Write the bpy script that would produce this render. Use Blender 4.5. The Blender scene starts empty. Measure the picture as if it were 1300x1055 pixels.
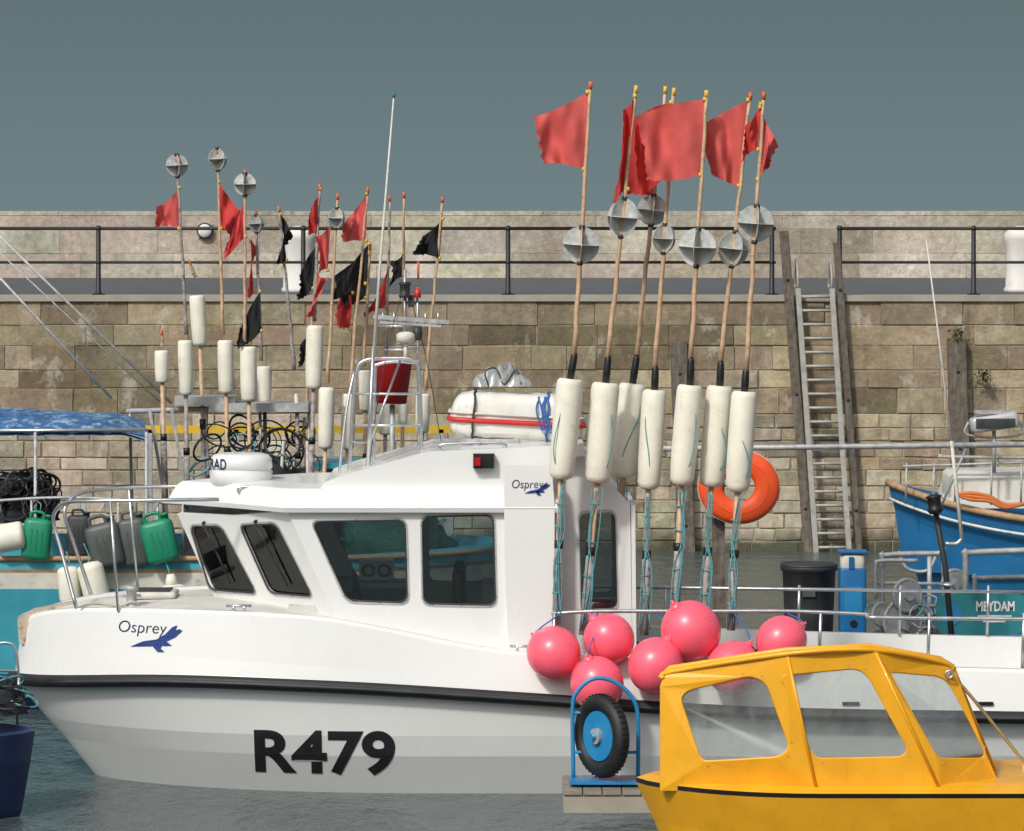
import bpy, bmesh, math, random
from mathutils import Vector, Matrix, noise
from mathutils.geometry import tessellate_polygon
from mathutils.bvhtree import BVHTree
random.seed(7)
F=5200.0; CX=650.0; HY=275.0; H=5.5
def P(px,py,d): return Vector(((px-CX)*d/F, d, H-(py-HY)*d/F))
def rnd(a,b): return random.uniform(a,b)
scene=bpy.context.scene
# ------------------------------------------------------------------ materials
def _base(name):
    m=bpy.data.materials.new(name); m.use_nodes=True
    nt=m.node_tree; nt.nodes.clear()
    out=nt.nodes.new('ShaderNodeOutputMaterial'); b=nt.nodes.new('ShaderNodeBsdfPrincipled')
    nt.links.new(b.outputs[0],out.inputs[0]); return m,nt,b,out
def _noise(nt,vec,scale,detail=4,rough=.6):
    n=nt.nodes.new('ShaderNodeTexNoise'); n.inputs['Scale'].default_value=scale
    n.inputs['Detail'].default_value=detail; n.inputs['Roughness'].default_value=rough
    nt.links.new(vec,n.inputs['Vector']); return n.outputs['Fac']
def _ramp(nt,fac,a,b,c0=(0,0,0,1),c1=(1,1,1,1)):
    r=nt.nodes.new('ShaderNodeValToRGB'); e=r.color_ramp.elements
    e[0].position=a; e[1].position=b; e[0].color=c0; e[1].color=c1
    nt.links.new(fac,r.inputs[0]); return r.outputs[0]
def _mix(nt,fac,a,b,mode='MIX'):
    m=nt.nodes.new('ShaderNodeMix'); m.data_type='RGBA'; m.blend_type=mode
    for s,v in ((m.inputs[0],fac),(m.inputs[6],a),(m.inputs[7],b)):
        if hasattr(v,'is_linked') : nt.links.new(v,s)
        elif isinstance(v,(float,int)): s.default_value=v
        else: s.default_value=(v[0],v[1],v[2],1)
    return m.outputs[2]
def _bump(nt,h,strength,dist,bs):
    b=nt.nodes.new('ShaderNodeBump'); b.inputs['Strength'].default_value=strength; b.inputs['Distance'].default_value=dist
    nt.links.new(h,b.inputs['Height']); nt.links.new(b.outputs[0],bs.inputs['Normal'])
def _map(nt,vec,sc):
    m=nt.nodes.new('ShaderNodeMapping'); m.inputs['Scale'].default_value=sc
    nt.links.new(vec,m.inputs[0]); return m.outputs[0]
def mk(name,col,rough=.5,metal=0,var=.12,scale=4,bump=.15,bscale=60,dirt=None,dthr=(.55,.75),streak=None,sthr=(.6,.8),coat=0,transl=0):
    m,nt,b,out=_base(name)
    tc=nt.nodes.new('ShaderNodeTexCoord'); v=tc.outputs['Object']
    n1=_noise(nt,v,scale,3)
    lo=[c*(1-var) for c in col]; hi=[min(1,c*(1+var)) for c in col]
    c=_mix(nt,_ramp(nt,n1,.3,.7),lo,hi)
    if dirt: c=_mix(nt,_ramp(nt,_noise(nt,v,scale*1.7,6,.7),dthr[0],dthr[1]),c,dirt)
    if streak: c=_mix(nt,_ramp(nt,_noise(nt,_map(nt,v,(5,5,.5)),2.2,4,.65),sthr[0],sthr[1]),c,streak)
    nt.links.new(c,b.inputs['Base Color'])
    rr=nt.nodes.new('ShaderNodeMapRange'); rr.inputs[3].default_value=max(0,rough-.08); rr.inputs[4].default_value=min(1,rough+.12)
    nt.links.new(n1,rr.inputs[0]); nt.links.new(rr.outputs[0],b.inputs['Roughness'])
    b.inputs['Metallic'].default_value=metal
    if coat: b.inputs['Coat Weight'].default_value=coat
    if bump: _bump(nt,_noise(nt,v,bscale,3),bump,.01,b)
    if transl:
        t=nt.nodes.new('ShaderNodeBsdfTranslucent'); nt.links.new(c,t.inputs[0])
        ms=nt.nodes.new('ShaderNodeMixShader'); ms.inputs[0].default_value=transl
        nt.links.new(b.outputs[0],ms.inputs[1]); nt.links.new(t.outputs[0],ms.inputs[2]); nt.links.new(ms.outputs[0],out.inputs[0])
    return m
def mk_glass(name,tint=(.55,.6,.6),gloss=.08,base=.12,haze=0.0):
    m,nt,b,out=_base(name); nt.nodes.remove(b)
    tr=nt.nodes.new('ShaderNodeBsdfTransparent'); tr.inputs[0].default_value=(*tint,1)
    gl=nt.nodes.new('ShaderNodeBsdfGlossy'); gl.inputs['Roughness'].default_value=gloss
    fr=nt.nodes.new('ShaderNodeFresnel'); fr.inputs[0].default_value=1.45
    ad=nt.nodes.new('ShaderNodeMath'); ad.operation='ADD'; ad.inputs[1].default_value=base; nt.links.new(fr.outputs[0],ad.inputs[0])
    ms=nt.nodes.new('ShaderNodeMixShader'); nt.links.new(ad.outputs[0],ms.inputs[0]); nt.links.new(tr.outputs[0],ms.inputs[1]); nt.links.new(gl.outputs[0],ms.inputs[2])
    last=ms.outputs[0]
    if haze:
        df=nt.nodes.new('ShaderNodeBsdfDiffuse'); df.inputs[0].default_value=(.55,.57,.56,1)
        tc=nt.nodes.new('ShaderNodeTexCoord'); r=_ramp(nt,_noise(nt,_map(nt,tc.outputs['Object'],(3,3,1.2)),3,6,.7),.35,.8,(haze*.4,)*3+(1,),(min(1,haze*1.6),)*3+(1,))
        m2=nt.nodes.new('ShaderNodeMixShader'); nt.links.new(r,m2.inputs[0]); nt.links.new(last,m2.inputs[1]); nt.links.new(df.outputs[0],m2.inputs[2]); last=m2.outputs[0]
    nt.links.new(last,out.inputs[0]); return m
def mk_stone(name,algae=True,k=1.0):
    m,nt,b,out=_base(name)
    at=nt.nodes.new('ShaderNodeAttribute'); at.attribute_name='Col'
    g=nt.nodes.new('ShaderNodeNewGeometry'); v=g.outputs['Position']
    fine=_noise(nt,v,7,7,.75)
    c=_mix(nt,1.0,at.outputs['Color'],_ramp(nt,fine,.25,.75,(.6,.58,.54,1),(1.35,1.35,1.35,1)),'MULTIPLY')
    c=_mix(nt,1.0,c,_ramp(nt,_noise(nt,v,.7,4,.65),.32,.68,(.72,.69,.64,1),(1.2,1.2,1.2,1)),'MULTIPLY')
    c=_mix(nt,_ramp(nt,_noise(nt,_map(nt,v,(2.2,1,.22)),1.3,5,.7),.53,.74,(0,0,0,1),(.62*k,.62*k,.62*k,1)),c,(.10,.08,.055))
    c=_mix(nt,_ramp(nt,_noise(nt,_map(nt,v,(1.1,1,.8)),2.1,6,.72),.56,.66,(0,0,0,1),(.6,.6,.6,1)),c,(.54,.50,.42))
    if algae:
        sx=nt.nodes.new('ShaderNodeSeparateXYZ'); nt.links.new(v,sx.inputs[0])
        ad=nt.nodes.new('ShaderNodeMath'); ad.operation='MULTIPLY_ADD'; ad.inputs[1].default_value=1.1
        nt.links.new(_noise(nt,v,.9,4),ad.inputs[0]); nt.links.new(sx.outputs[2],ad.inputs[2])
        c=_mix(nt,_ramp(nt,ad.outputs[0],.6,1.4,(.92,.92,.92,1),(0,0,0,1)),c,(.06,.063,.035))
    nt.links.new(c,b.inputs['Base Color']); b.inputs['Roughness'].default_value=.9
    _bump(nt,fine,.7,.05,b); return m
def mk_water():
    m,nt,b,out=_base('harbour_water'); g=nt.nodes.new('ShaderNodeNewGeometry'); v=g.outputs['Position']
    b.inputs['Base Color'].default_value=(.07,.095,.095,1); b.inputs['Roughness'].default_value=.1; b.inputs['IOR'].default_value=1.33
    n=_noise(nt,_map(nt,v,(1,.45,1)),3.2,5,.6); _bump(nt,n,.9,.14,b); return m
WHITE=mk('white_gelcoat',(.76,.765,.75),.26,var=.02,scale=1.3,bump=.015,bscale=8,streak=(.6,.56,.48),sthr=(.68,1.0),coat=.3)
WHITE2=mk('white_hull_gelcoat',(.72,.725,.71),.3,var=.03,scale=1.1,bump=.02,bscale=6,dirt=(.55,.5,.42),dthr=(.66,1.0),streak=(.5,.40,.28),sthr=(.66,.98),coat=.2)
OLDW=mk('weathered_white_paint',(.62,.6,.54),.6,var=.12,scale=5,dirt=(.25,.2,.14),dthr=(.58,.75))
DECKM=mk('nonslip_deck',(.62,.61,.56),.8,var=.06,scale=5,bump=.4,bscale=160,dirt=(.42,.38,.3),dthr=(.6,.85))
BLACKR=mk('black_rubber',(.012,.012,.013),.55,var=.3,scale=8,bump=.2)
BLACK=mk('black_paint',(.012,.012,.014),.35,var=.3)
DARK=mk('dark_plastic',(.03,.032,.035),.5,var=.3)
GREYM=mk('stainless_tube',(.62,.63,.64),.3,.85,var=.12,scale=12)
GALV=mk('galvanised_steel',(.42,.43,.43),.55,.3,var=.25,scale=14,dirt=(.22,.14,.08),dthr=(.62,.8))
LADM=mk('ladder_steel',(.38,.37,.34),.6,.2,var=.2,scale=8,dirt=(.22,.15,.09),dthr=(.58,.75))
ALU=mk('window_frame_grey',(.46,.46,.45),.4,.2,var=.1)
GLASS=mk_glass('tinted_window_glass',(.76,.8,.8),.02,.04,.0)
PERSPEX=mk_glass('scuffed_perspex',(.84,.87,.86),.1,.03,.15)
NAVY=mk('navy_ink',(.012,.02,.09),.4); EAGLE=mk('blue_ink',(.01,.04,.2),.4)
RED=mk('red_flag_cloth',(.68,.06,.055),.85,var=.16,scale=5,bump=.15,bscale=120,transl=.3)
RED2=mk('faded_red_flag_cloth',(.74,.13,.115),.85,var=.14,scale=4,bump=.15,bscale=120,transl=.3)
BLKF=mk('black_flag_cloth',(.016,.016,.018),.9,var=.3,transl=.1)
BAMB=mk('bamboo',(.52,.35,.22),.55,var=.25,scale=9,dirt=(.26,.17,.10),dthr=(.6,.8))
LPOLE=mk('weathered_pole',(.34,.30,.28),.6,var=.4,scale=9,dirt=(.1,.09,.09),dthr=(.5,.65))
FLOAT=mk('cream_foam_float',(.77,.745,.63),.6,var=.07,scale=6,bump=.25,bscale=50,dirt=(.5,.43,.3),dthr=(.58,.82),streak=(.5,.42,.28),sthr=(.66,.95))
FOILM=mk('reflector_metal',(.48,.50,.48),.5,.3,var=.25,scale=16,dirt=(.25,.25,.23),dthr=(.58,.8))
TAPE=mk('black_tape',(.01,.01,.012),.4); YTAPE=mk('yellow_tape',(.6,.42,.05),.5); RTAPE=mk('orange_tape',(.6,.12,.04),.5)
ROPET=mk('teal_rope',(.11,.34,.38),.8,var=.3,scale=60,bump=.6,bscale=200)
ROPEB=mk('blue_rope',(.03,.13,.4),.8,var=.3,scale=60); ROPEW=mk('white_rope',(.5,.47,.4),.85,var=.25,scale=60); ROPEO=mk('orange_rope',(.6,.17,.04),.8)
PINK=mk('fluorescent_pink_vinyl',(.98,.125,.19),.33,var=.05,scale=4,bump=.06,bscale=25,dirt=(.35,.1,.09),dthr=(.6,.72),coat=.25)
ORANGE=mk('orange_lifebuoy_plastic',(.90,.10,.02),.45,var=.08)
YELLOW=mk('yellow_gelcoat',(.80,.385,.012),.4,var=.09,scale=3,streak=(.5,.26,.02),sthr=(.62,.95),coat=.2)
YPAINT=mk('yellow_paint',(.65,.42,.03),.5,var=.2)
TURQ=mk('turquoise_paint',(.05,.33,.43),.45,var=.12,scale=3,streak=(.2,.3,.28),sthr=(.6,.95))
BLUEH=mk('blue_hull_paint',(.015,.14,.33),.4,var=.15,scale=3,streak=(.15,.16,.15),sthr=(.66,.9))
BLUE=mk('bright_blue_paint',(.01,.13,.33),.35,var=.1); BLUET=mk('blue_tube_paint',(.02,.22,.46),.35,var=.1)
DBLUE=mk('dark_blue_paint',(.012,.03,.1),.4,var=.2)
TARP=mk('blue_canopy_cloth',(.03,.11,.26),.7,var=.4,scale=5,dirt=(.28,.40,.5),dthr=(.5,.62))
GREEN=mk('green_plastic',(.01,.22,.12),.4,var=.12); GREYP=mk('dark_grey_plastic',(.075,.085,.08),.45,var=.2)
TEAL=mk('teal_board',(.02,.2,.23),.5,var=.15)
WOOD=mk('tarred_timber',(.12,.10,.08),.9,var=.4,scale=9,bump=.8,bscale=30,streak=(.26,.23,.19),sthr=(.5,.75))
WOODL=mk('varnished_wood',(.4,.25,.13),.6,var=.25,scale=9)
RAILM=mk('black_railing_paint',(.015,.015,.017),.5,var=.3)
WBOLL=mk('whitewashed_iron',(.66,.64,.6),.7,var=.1,dirt=(.35,.27,.18),dthr=(.6,.8))
ASPH=mk('asphalt',(.09,.094,.096),.9,var=.2,scale=2,bump=.5,bscale=30)
CONC=mk('concrete',(.34,.31,.255),.9,var=.15,scale=2)
MORT=mk('lime_mortar',(.26,.22,.165),.95,var=.4,scale=3)
NET=mk('net_green',(.02,.11,.09),.95,var=.5,scale=25,bump=1,bscale=70); NETD=mk('net_dark',(.02,.022,.025),.95,var=.5,scale=25,bump=1,bscale=70)
PLANK=mk('pontoon_planks',(.24,.21,.17),.85,var=.3,scale=4,bump=.5,bscale=30)
LEAF=mk('weed_leaves',(.06,.1,.03),.7,var=.4,scale=20,transl=.2)
CREAM=mk('stained_cream_bow_fitting',(.5,.45,.34),.6,var=.15,scale=6,dirt=(.2,.09,.03),dthr=(.48,.66))
REDP=mk('red_plastic',(.55,.02,.02),.4); LENS=mk('red_lens',(.4,.01,.01),.15)
INTER=mk('cabin_lining',(.55,.55,.53),.7,var=.1)
STONE=mk_stone('harbour_stone'); STONE2=mk_stone('parapet_stone',False,.35); WATER=mk_water()
# ------------------------------------------------------------------ builder
def cr(pts,n=6):
    pts=[Vector(p) for p in pts]
    if len(pts)<3: return pts
    q=[pts[0]*2-pts[1]]+pts+[pts[-1]*2-pts[-2]]; o=[]
    for i in range(1,len(q)-2):
        a,b,c,d=q[i-1:i+3]
        for k in range(n):
            t=k/n; o.append(.5*((2*b)+(c-a)*t+(2*a-5*b+4*c-d)*t*t+(3*b-a-3*c+d)*t**3))
    o.append(pts[-1]); return o
def frame(t):
    t=t.normalized(); u=Vector((0,0,1)) if abs(t.z)<.9 else Vector((1,0,0))
    x=t.cross(u).normalized(); return x,t.cross(x).normalized()
def rpoly(pts,r,n=5):
    o=[]; N=len(pts)
    for i in range(N):
        p=pts[i]; a=pts[i-1]; b=pts[(i+1)%N]
        ra=min(r,(a-p).length*.45); rb=min(r,(b-p).length*.45)
        A=p+(a-p).normalized()*ra; C=p+(b-p).normalized()*rb
        for k in range(n+1):
            t=k/n; o.append(A*(1-t)**2+p*2*t*(1-t)+C*t*t)
    return o
class B:
    def __init__(s,name): s.name=name; s.v=[]; s.f=[]; s.m=[]; s.s=[]; s.mats=[]
    def mi(s,m):
        if m not in s.mats: s.mats.append(m)
        return s.mats.index(m)
    def add(s,vs,fs,mat,smooth=False):
        o=len(s.v); s.v+= [Vector(v) for v in vs]; k=s.mi(mat)
        for f in fs: s.f.append([i+o for i in f]); s.m.append(k); s.s.append(smooth)
    def box(s,c,size,mat,R=None):
        c=Vector(c); vs=[]
        for x in(-.5,.5):
            for y in(-.5,.5):
                for z in(-.5,.5):
                    v=Vector((x*size[0],y*size[1],z*size[2])); vs.append(c+(R@v if R else v))
        s.add(vs,[(0,1,3,2),(4,6,7,5),(0,4,5,1),(2,3,7,6),(0,2,6,4),(1,5,7,3)],mat)
    def rbox(s,c,size,mat,r=.03,R=None,n=4):
        c=Vector(c); sx,sy,sz=[k/2 for k in size]; ring=rpoly([Vector((-sx,-sy,0)),Vector((sx,-sy,0)),Vector((sx,sy,0)),Vector((-sx,sy,0))],r*1.6,n)
        lv=[(-sz,1-r/min(sx,sy)*.8),(-sz+r*.35,1-r/min(sx,sy)*.2),(-sz+r,1),(sz-r,1),(sz-r*.35,1-r/min(sx,sy)*.2),(sz,1-r/min(sx,sy)*.8)]
        vs=[];N=len(ring)
        for z,k in lv:
            for p in ring:
                v=Vector((p.x*k,p.y*k,z)); vs.append(c+(R@v if R else v))
        fs=[]
        for j in range(len(lv)-1):
            for i in range(N): fs.append((j*N+i,j*N+(i+1)%N,(j+1)*N+(i+1)%N,(j+1)*N+i))
        fs.append(tuple(range(N-1,-1,-1))); fs.append(tuple((len(lv)-1)*N+i for i in range(N)))
        s.add(vs,fs,mat,True)
    def beam(s,a,b,w,h,mat):
        a=Vector(a); b=Vector(b); t=b-a; x=t.cross(Vector((0,1,0))).normalized() if abs(t.normalized().y)<.95 else Vector((1,0,0)); y=t.cross(x).normalized()
        vs=[]
        for p in(a,b):
            for i,j in((-1,-1),(1,-1),(1,1),(-1,1)): vs.append(p+x*i*w/2+y*j*h/2)
        s.add(vs,[(0,1,2,3),(4,7,6,5),(0,4,5,1),(1,5,6,2),(2,6,7,3),(3,7,4,0)],mat)
    def tube(s,pts,r,mat,seg=8,closed=False):
        pts=[Vector(p) for p in pts]; n=len(pts); vs=[]; fs=[]
        rr=r if isinstance(r,(list,tuple)) else [r]*n
        px=None
        for i,p in enumerate(pts):
            a=pts[i-1] if (i>0 or closed) else p; b=pts[(i+1)%n] if (i<n-1 or closed) else p
            t=(b-a)
            if t.length<1e-9: t=Vector((0,0,1))
            t.normalize()
            if px is None: x,y=frame(t)
            else:
                x=(px-t*px.dot(t))
                x=x.normalized() if x.length>1e-6 else frame(t)[0]
                y=t.cross(x)
            px=x
            for k in range(seg):
                an=2*math.pi*k/seg; vs.append(p+(x*math.cos(an)+y*math.sin(an))*rr[i])
        for i in range(n if closed else n-1):
            j=(i+1)%n
            for k in range(seg): fs.append((i*seg+k,i*seg+(k+1)%seg,j*seg+(k+1)%seg,j*seg+k))
        s.add(vs,fs,mat,True)
        if not closed:
            o=len(s.v)-len(vs); k=s.mi(mat)
            for f in ([o+q for q in range(seg-1,-1,-1)],[o+(n-1)*seg+q for q in range(seg)]):
                s.f.append(f); s.m.append(k); s.s.append(False)
    def lathe(s,a,b,prof,mat,seg=24,smooth=True):
        a=Vector(a); b=Vector(b); t=b-a; x,y=frame(t); vs=[]; fs=[]
        for (q,r) in prof:
            for k in range(seg):
                an=2*math.pi*k/seg; vs.append(a+t*q+(x*math.cos(an)+y*math.sin(an))*r)
        for i in range(len(prof)-1):
            for k in range(seg): fs.append((i*seg+k,i*seg+(k+1)%seg,(i+1)*seg+(k+1)%seg,(i+1)*seg+k))
        fs.append(tuple(range(seg-1,-1,-1))); fs.append(tuple((len(prof)-1)*seg+k for k in range(seg)))
        s.add(vs,fs,mat,smooth)
    def sphere(s,c,r,mat,sc=(1,1,1),seg=28,rings=18,R=None):
        c=Vector(c); vs=[]; fs=[]
        for i in range(rings+1):
            th=math.pi*i/rings
            for k in range(seg):
                ph=2*math.pi*k/seg; v=Vector((r*sc[0]*math.sin(th)*math.cos(ph),r*sc[1]*math.sin(th)*math.sin(ph),r*sc[2]*math.cos(th)))
                vs.append(c+(R@v if R else v))
        for i in range(rings):
            for k in range(seg): fs.append((i*seg+k,i*seg+(k+1)%seg,(i+1)*seg+(k+1)%seg,(i+1)*seg+k))
        s.add(vs,fs,mat,True)
    def torus(s,c,n,R,r,mat,seg=40,sg=12,a0=0,a1=2*math.pi):
        x,y=frame(Vector(n)); c=Vector(c); full=abs(a1-a0-2*math.pi)<1e-6
        m=seg if full else seg+1
        pts=[c+(x*math.cos(a0+(a1-a0)*i/seg)+y*math.sin(a0+(a1-a0)*i/seg))*R for i in range(m)]
        s.tube(pts,r,mat,sg,closed=full)
    def disc(s,c,n,r,th,mat,seg=28):
        n=Vector(n).normalized(); s.lathe(Vector(c)-n*th/2,Vector(c)+n*th/2,[(0,r),(1,r)],mat,seg,False)
    def prism(s,poly,vec,mat,holes=()):
        poly=[Vector(p) for p in poly]; vec=Vector(vec); loops=[poly]+[list(h) for h in holes]
        allv=[v for l in loops for v in l]; n=len(allv); tr=tessellate_polygon(loops)
        s.add(allv+[v+vec for v in allv],[tuple(t) for t in tr]+[tuple(i+n for i in reversed(t)) for t in tr],mat)
        o=0; k=s.mi(mat); base=len(s.v)-2*n
        for l in loops:
            m=len(l)
            for i in range(m):
                a=base+o+i; b2=base+o+(i+1)%m; s.f.append([a,b2,b2+n,a+n]); s.m.append(k); s.s.append(False)
            o+=m
    def grid(s,nu,nv,fn,mat,smooth=True):
        vs=[fn(i/nu,j/nv) for i in range(nu+1) for j in range(nv+1)]
        fs=[(i*(nv+1)+j,(i+1)*(nv+1)+j,(i+1)*(nv+1)+j+1,i*(nv+1)+j+1) for i in range(nu) for j in range(nv)]
        s.add(vs,fs,mat,smooth)
    def done(s,bevel=0,parent=None,recalc=True):
        c=sum(s.v,Vector())/max(1,len(s.v))
        me=bpy.data.meshes.new(s.name); me.from_pydata([v-c for v in s.v],[],s.f)
        for m in s.mats: me.materials.append(m)
        me.polygons.foreach_set('material_index',s.m); me.polygons.foreach_set('use_smooth',s.s); me.update()
        if recalc:
            bm=bmesh.new(); bm.from_mesh(me); bmesh.ops.recalc_face_normals(bm,faces=bm.faces[:]); bm.to_mesh(me); bm.free()
        ob=bpy.data.objects.new(s.name,me); ob.location=c; scene.collection.objects.link(ob)
        if bevel:
            md=ob.modifiers.new('bev','BEVEL'); md.width=bevel; md.segments=2; md.limit_method='ANGLE'; md.angle_limit=math.radians(40)
        if parent: ob.parent=parent; ob.location=c-parent.location
        return ob
    def bvh(s): return BVHTree.FromPolygons(s.v,s.f)
def put_text(txt,px0,px1,py0,py1,dref,tree,mat,name,parent,off=.004,bold=0,shear=0,cut=4):
    cu=bpy.data.curves.new(name,'FONT'); cu.body=txt; cu.offset=bold; cu.shear=shear; cu.resolution_u=6
    ob=bpy.data.objects.new(name,cu); scene.collection.objects.link(ob)
    dg=bpy.context.evaluated_depsgraph_get(); me=bpy.data.meshes.new_from_object(ob.evaluated_get(dg))
    bpy.data.objects.remove(ob)
    xs=[v.co.x for v in me.vertices]; ys=[v.co.y for v in me.vertices]; xa,xb,ya,yb=min(xs),max(xs),min(ys),max(ys)
    bm=bmesh.new(); bm.from_mesh(me)
    for i in range(1,cut*3):
        bmesh.ops.bisect_plane(bm,geom=bm.verts[:]+bm.edges[:]+bm.faces[:],plane_co=(xa+(xb-xa)*i/(cut*3),0,0),plane_no=(1,0,0))
    for i in range(1,cut):
        bmesh.ops.bisect_plane(bm,geom=bm.verts[:]+bm.edges[:]+bm.faces[:],plane_co=(0,ya+(yb-ya)*i/cut,0),plane_no=(0,1,0))
    bm.to_mesh(me); bm.free()
    a=P(px0,py1,dref); b=P(px1,py0,dref)
    for v in me.vertices:
        x=a.x+(v.co.x-xa)/(xb-xa)*(b.x-a.x); z=a.z+(v.co.y-ya)/(yb-ya)*(b.z-a.z)
        h=tree.ray_cast(Vector((x,dref-3,z)),Vector((0,1,0)))[0]
        v.co=Vector((x,(h.y if h else dref)-off,z))-parent.location
    me.materials.clear(); me.materials.append(mat)
    o=bpy.data.objects.new(name,me); scene.collection.objects.link(o); o.parent=parent; return o
def put_shape(polys,dref,tree,mat,name,parent,off=.004):
    vs=[];fs=[]
    for poly in polys:
        o=len(vs)
        L=[P(x,y,dref) for x,y in poly]
        for t in tessellate_polygon([L]): fs.append([i+o for i in t])
        for p in L:
            h=tree.ray_cast(Vector((p.x,dref-3,p.z)),Vector((0,1,0)))[0]
            vs.append(Vector((p.x,(h.y if h else dref)-off,p.z))-parent.location)
    me=bpy.data.meshes.new(name); me.from_pydata(vs,[],fs); me.materials.append(mat)
    o=bpy.data.objects.new(name,me); scene.collection.objects.link(o); o.parent=parent
# ------------------------------------------------------------------ setting
b=B('water'); b.add([(-3000,-200,0),(3000,-200,0),(3000,6000,0),(-3000,6000,0)],[(0,1,2,3)],WATER); b.done()
D1=67.5; QZ=4.2; D2=86.7
def block_wall(name,x0,x1,rows,yf,mat,jit=.02,tilt=.01,depth=.1,ch=.018,kv=(.76,1.18)):
    v=[];f=[];col=[]
    for (zt,h,wl,wh,cf,g) in rows:
        x=x0-rnd(0,1)
        while x<x1:
            w=rnd(wl,wh); c=cf(x+w/2,zt-h/2); k=rnd(*kv); c=tuple(ci*k*rnd(.95,1.05) for ci in c)
            ya=yf+rnd(-jit,jit); o=len(v); gg=g/2
            xs=(x+gg,x+w-gg); zs=(zt-h+gg,zt-gg)
            q=[(xs[0],zs[0]),(xs[1],zs[0]),(xs[1],zs[1]),(xs[0],zs[1])]
            q=[(a+rnd(-tilt,tilt),e+rnd(-tilt,tilt)) for a,e in q]
            cx=(xs[0]+xs[1])/2; cz=(zs[0]+zs[1])/2
            for a,e in q: v.append((a,yf+depth,e))
            for a,e in q: v.append((a,ya+ch,e))
            for a,e in q: v.append((a+(ch if a<cx else -ch),ya+rnd(-.006,.006),e+(ch if e<cz else -ch)))
            fs=[(8,9,10,11)]+[(i+4,(i+1)%4+4,(i+1)%4+8,i+8) for i in range(4)]+[(i,(i+1)%4,(i+1)%4+4,i+4) for i in range(4)]
            for ff in fs: f.append([o+i for i in ff]); col+= [(*c,1)]*4
            x+=w
    me=bpy.data.meshes.new(name); me.from_pydata(v,[],f)
    ca=me.color_attributes.new(name='Col',type='FLOAT_COLOR',domain='CORNER')
    ca.data.foreach_set('color',[q for c in col for q in c])
    me.materials.append(mat); ob=bpy.data.objects.new(name,me); scene.collection.objects.link(ob); return ob
def lerp(a,b,t): t=max(0,min(1,t)); return tuple(a[i]+(b[i]-a[i])*t for i in range(3))
TAN=(.37,.295,.195); BRN=(.20,.16,.10); PALE=(.54,.48,.38); GRN=(.19,.165,.11)
def c_cop(x,z):
    n=noise.noise(Vector((x*.5,z,3))); return lerp((.27,.22,.15),(.38,.315,.22),.5+n*1.5)
def c_brn(x,z):
    n=noise.noise(Vector((x*.3,z*.9,3))); m=noise.noise(Vector((x*1.3,z*2,13)))
    return lerp(BRN,lerp(TAN,PALE,.3),.40+n*1.6+m*.6+(.4 if x>5.5 else 0))
def c_pal(x,z):
    n=noise.noise(Vector((x*.35,z*.8,9))); m=noise.noise(Vector((x*1.6,z*2.6,19)))
    return lerp(GRN if x<5.5 else TAN,PALE,.78+n*1.3+m*.8-(.12 if x>5.5 else 0)-(.35 if 4.3<x<6 else 0))
rows=[(QZ,.49,.8,1.6,c_cop,.008)]; z=QZ-.49
for h in(.34,.40,.30,.42): rows.append((z,h,.45,1.25,c_brn,.008)); z-=h
while z>-.4: h=rnd(.2,.31); rows.append((z,h,.28,.8,c_pal,.018)); z-=h
quay=block_wall('harbour_wall',-24,24,rows,D1,STONE,jit=.014,tilt=.010,ch=.012)
b=B('wall_core'); b.box((0,D1+.022+10,QZ/2-.76),(160,20,QZ+1.5-.03),MORT)
core=b.done(); core.parent=quay
b=B('promenade'); b.box((0,(D1+.45+D2)/2,QZ-.03),(160,D2-D1-.45,.07),ASPH); b.box((0,D1+.3,QZ-.045),(160,.7,.1),CONC); b.done()
def c_cap(x,z): return (.47,.43,.36)
def c_par(x,z):
    n=noise.noise(Vector((x*.25,z*1.2,5))); return lerp((.38,.335,.265),(.54,.50,.435),.5+n*1.5)
pr=[(QZ+1.42,.1,2.2,3.2,c_cap,.006),(QZ+1.32,.28,1.6,3.0,c_cap,.004),(QZ+1.04,.52,1.2,2.6,c_par,.004),(QZ+.52,.53,1.0,2.4,c_par,.004)]
par=block_wall('sea_wall',-26,26,pr,D2,STONE2,jit=.005,tilt=.002,ch=.005,depth=.06,kv=(.88,1.1))
b=B('sea_wall_core'); b.box((0,D2+.75,QZ+.60),(160,1.46,1.6),CONC); o=b.done(); o.parent=par
def railing(segs,posts):
    b=B('quay_railing'); y=D1+.35
    for a,c in segs:
        for py,r in((290,.028),(333,.024)):
            b.tube([P(a,py,y),P(c,py,y)],r,RAILM,8)
    for p in posts:
        q=P(p,378,y); q.z=QZ; t=P(p,288,y)
        b.lathe(q,t,[(0,.055),(.04,.055),(.05,.042),(.97,.038),(1,.02)],RAILM,12)
        b.sphere(P(p,290,y),.052,RAILM,seg=12,rings=8); b.sphere(P(p,333,y),.05,RAILM,seg=12,rings=8)
        b.disc(q+Vector((0,0,.01)),(0,0,1),.11,.03,RAILM,12)
    return b.done()
railing([(-260,985)],[-135,125,385,645,980]); railing([(1065,1600)],[1066,1236,1496])
b=B('harbour_ladder')
LA,LB=P(1013,366,67.3),P(1036,702,67.1); RA,RB=P(1056,366,67.3),P(1078,702,67.1)
for a,c in((LA,LB),(RA,RB)): b.beam(a,c,.085,.05,LADM)
for i in range(19):
    t=(i+.6)/19; b.tube([LA.lerp(LB,t),RA.lerp(RB,t)],.024,LADM,8)
for a in (LA,RA): b.tube(cr([a,a+Vector((0,.02,.25)),a+Vector((0,.35,.45)),a+Vector((0,.6,.1)),a+Vector((0,.6,0))]),.022,LADM)
b.done()
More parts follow.
